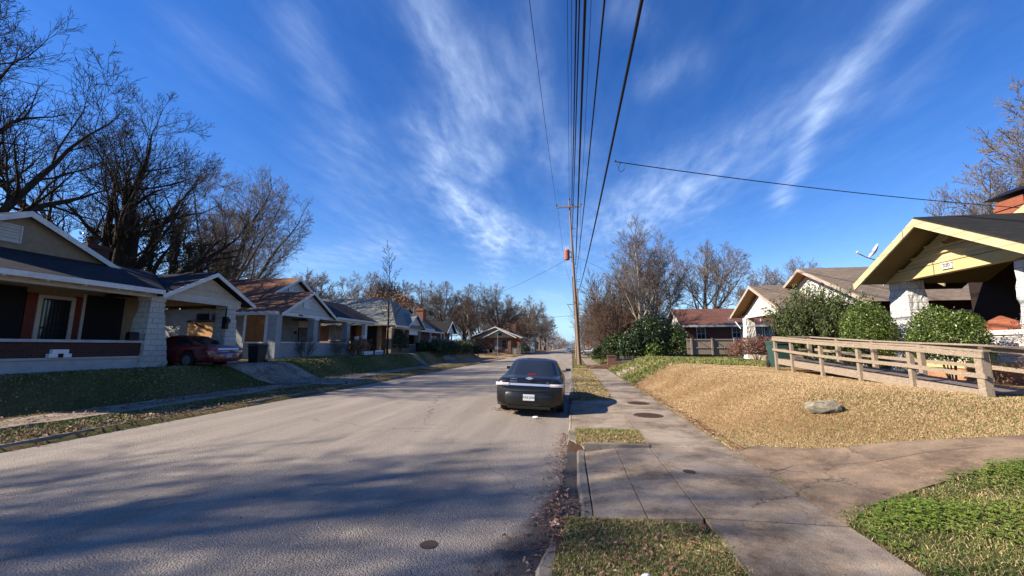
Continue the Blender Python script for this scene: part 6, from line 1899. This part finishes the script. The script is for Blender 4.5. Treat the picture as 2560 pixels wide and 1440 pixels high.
# near right: grass under and around the leafy ground cover
cnd = lambda X, Y: Y < y_near(X) + .03 + .06 * np.sin(X * 9) + .04 * np.sin(X * 23)
X, Y = scatter(90000, 2.70, 7.5, 1.2, 6.2, 20, cond=cnd)
mk = np.random.default_rng(79).uniform(0, 1, len(X)) < .35
blades('grass', 'green grass right of the near pavement', X[~mk], Y[~mk], .055, .008, 'blade_green', 21, lean=1., v=patch_v(X[~mk], Y[~mk], 2, 3))
blades('grass', 'dead grass stems right of the near pavement', X[mk], Y[mk], .05, .007, 'blade_dry', 22, lean=1.2)
R_ = np.random.default_rng(31)
X, Y = scatter(60000, 2.72, 7.5, 1.2, 6.2, 22, cond=cnd)
dens = .40 + .55 * vnoise(X, Y, 1.25, 4) + .2 * vnoise(X, Y, 4.1, 2) + .55 * np.exp(-((X - 3.25) / .5) ** 2 - ((Y - 4.75) / .35) ** 2)
mk = R_.uniform(0, 1, len(X)) < np.clip(dens * 1.4 - .35, 0, 1); X, Y = X[mk], Y[mk]; dn = dens[mk]
hh = (.02 + .07 * np.clip(dn, 0, 1.1)) * R_.uniform(.5, 1.2, len(X)); C = np.stack([X, Y, g(X, Y) + hh], 1)
n_ = len(C); az = R_.uniform(0, 6.28, n_); Vs = []
for k in range(3):
    t_ = az + k * 2.094; s_ = .0125 * R_.uniform(.6, 1.3, n_)
    cx_, cy_ = np.cos(t_), np.sin(t_); tilt = R_.uniform(-.4, .7, n_)
    c0 = C
    c2 = C + np.stack([cx_ * s_ * 1.9, cy_ * s_ * 1.9, s_ * tilt], 1); md = C + np.stack([cx_ * s_ * 1.1, cy_ * s_ * 1.1, s_ * (tilt * .5 + .3)], 1)
    sd = np.stack([-cy_ * s_ * .85, cx_ * s_ * .85, np.zeros(n_)], 1)
    Vs.append(np.stack([c0, md - sd, c2, md + sd], 1))
V = np.concatenate(Vs).reshape(-1, 3); F = np.arange(len(V)).reshape(-1, 4)
tag(fast_mesh('ground_cover', V, F, 'leaf_clover', None, np.tile(np.repeat(np.clip(R_.normal(.55, .22, n_), 0, 1), 4), 3)), 'bright green clover-like ground cover right of the pavement', kind='stuff')


def litter(name, label, X, Y, Z, size, seed, mat='leaf_litter'):
    R_ = np.random.default_rng(seed); n = len(X)
    a_ = R_.uniform(0, 6.28, n); s_ = size * R_.uniform(.5, 1.4, n); c, d_ = np.cos(a_), np.sin(a_)
    ax = np.stack([c, d_, R_.normal(0, .25, n)], 1) * s_[:, None]; bx_ = np.stack([-d_, c, R_.normal(0, .25, n)], 1) * s_[:, None] * .62
    O = np.stack([X, Y, Z + .008 + s_ * .12], 1); up = np.array([0, 0, 1.]) * s_[:, None]
    pts = [O - ax * .55, O - ax * .12 - bx_ * .5 + up * .22, O + ax * .1 - bx_ * .18 + up * .04, O + ax * .3 - bx_ * .42 + up * .18, O + ax * .55, O + ax * .28 + bx_ * .42 + up * .2, O + ax * .08 + bx_ * .16 + up * .05, O - ax * .15 + bx_ * .5 + up * .2]
    V = np.stack(pts, 1).reshape(-1, 3); i_ = np.arange(n) * 8
    F = np.concatenate([np.stack([i_, i_ + 1, i_ + 2, i_ + 6], 1), np.stack([i_, i_ + 6, i_ + 7, i_ + 7], 1)[:, :4], np.stack([i_ + 2, i_ + 3, i_ + 4, i_ + 6], 1), np.stack([i_ + 6, i_ + 4, i_ + 5, i_ + 5], 1)])
    F = np.concatenate([np.stack([i_, i_ + 1, i_ + 2], 1), np.stack([i_, i_ + 2, i_ + 6], 1), np.stack([i_, i_ + 6, i_ + 7], 1), np.stack([i_ + 2, i_ + 3, i_ + 4], 1), np.stack([i_ + 2, i_ + 4, i_ + 6], 1), np.stack([i_ + 6, i_ + 4, i_ + 5], 1)])
    return tag(fast_mesh(name, V, F, mat, None, np.repeat(R_.uniform(0, 1, n), 8)), label, kind='stuff')


R_ = np.random.default_rng(41)
def road_z(x): return np.where(x < -.13, .07 * (1 - (2 * np.clip((x + 10.32) / 10.2, 0, 1) - 1) ** 2) + .008, np.where((x < 0.03), .03, np.maximum(g(x, 5.), .0)))
n_ = 650; Y = R_.uniform(3.0, 9.2, n_); X = -.16 - np.abs(R_.normal(0, .20, n_)) * np.interp(Y, [3, 5, 9], [1.6, .9, .5])
litter('fallen_leaves', 'brown fallen leaves in the right gutter', X, Y, road_z(X), .036, 42)
n_ = 300; Y = R_.normal(4.75, .40, n_); X = R_.normal(-.15, .13, n_); litter('fallen_leaves', 'heap of brown leaves at the broken kerb end', X, Y, np.full(n_, .04) + R_.uniform(0, .06, n_), .042, 43)
n_ = 200; Y = R_.uniform(4.8, 7.9, n_); X = R_.normal(.16, .035, n_); litter('fallen_leaves', 'leaves caught between kerb and drive', X, Y, np.full(n_, .02), .034, 44)
n_ = 330; X = R_.uniform(0, 1.3, n_); Y = R_.uniform(2.2, 4.55, n_); litter('fallen_leaves', 'scattered leaves on the nearest verge patch', X, Y, g(X, Y) + .02, .040, 45)
n_ = 260; X = R_.uniform(.1, 1.3, n_); Y = R_.uniform(7.9, 8.7, n_); litter('fallen_leaves', 'dry leaves in the front of the small verge patch', X, Y, g(X, Y) + .03, .036, 46)
n_ = 2600; Y = 3 + 40 * R_.uniform(0, 1, n_) ** 1.3; X = -10.55 + R_.normal(0, .22, n_) - np.abs(R_.normal(0, .3, n_)) * (R_.uniform(0, 1, n_) < .3); litter('fallen_leaves', 'brown leaves along the left kerb', X, Y, np.where(X > -10.34, .012, np.where(X > -10.5, .125, g(X, Y) + .04)), .07, 47)
n_ = 6500; Y = 5 + 34 * R_.uniform(0, 1, n_) ** 1.2; X = R_.uniform(-16.8, -10.6, n_); litter('fallen_leaves', 'leaves strewn over the left lawns', X, Y, np.maximum(g(X, Y), np.where((X < -12.1) & (X > -13.65), .16, 0)) + .02, .07, 48)
n_ = 140; X = R_.normal(-1.95, .22, n_); Y = R_.normal(12.25, .28, n_); litter('fallen_leaves', 'little heap of leaves under the black sedan wheel', X, Y, np.full(n_, .035), .06, 49)
n_ = 700; X = 2.74 + np.abs(R_.normal(0, .10, n_)); Y = R_.uniform(7.6, 20, n_); litter('fallen_leaves', 'leaves at the foot of the right bank', X, Y, g(X, Y) + .02, .05, 50)
n_ = 500; X = R_.uniform(1.4, 3.3, n_); Y = R_.normal(35.3, .9, n_); litter('fallen_leaves', 'brown leaf carpet by the short brick post', X, Y, g(X, Y) + .05, .1, 51)
n_ = 170; X = R_.uniform(1.36, 8, n_); Y = R_.uniform(3, 8.4, n_); litter('fallen_leaves', 'few small leaves and crumbs on the concrete', X, Y, np.where(X > 2.72, g(X, Y), .125) + .012, .022, 52)
n_ = 260; X = R_.uniform(-.02, 1.33, n_); Y = 14.2 + np.abs(R_.normal(0, .6, n_)); litter('fallen_leaves', 'dry leaves at the near end of the long verge', X, Y, g(X, Y) + .03, .045, 54)
n_ = 120; X = R_.uniform(-9.5, -.3, n_); Y = R_.uniform(3, 14, n_); litter('fallen_leaves', 'few leaf crumbs on the asphalt', X, Y, road_z(X), .03, 53)
# leaf on kerb and scraps of litter
sc_ = MB()
sc_.loft([[(-.98 + .09 * math.cos(a_) * k, 10.82 + .05 * math.sin(a_) * k, .045 + z_) for a_ in np.linspace(0, 6.28, 9)[:-1]] for k, z_ in ((.8, 0), (1, .02), (.7, .045))])
tag(put('paper_scrap', sc_, 'litter_white'), 'crumpled white scrap on the road behind the black sedan', 'litter')
sc_ = MB()
sc_.loft([[(.53 + .045 * math.cos(a_) * k + .01 * math.sin(3 * a_), 3.52 + .03 * math.sin(a_) * k, .11 + z_) for a_ in np.linspace(0, 6.28, 9)[:-1]] for k, z_ in ((.8, 0), (1, .015), (.5, .035))])
tag(put('paper_scrap', sc_, 'litter_white'), 'crumpled white scrap in the nearest verge patch', 'litter')
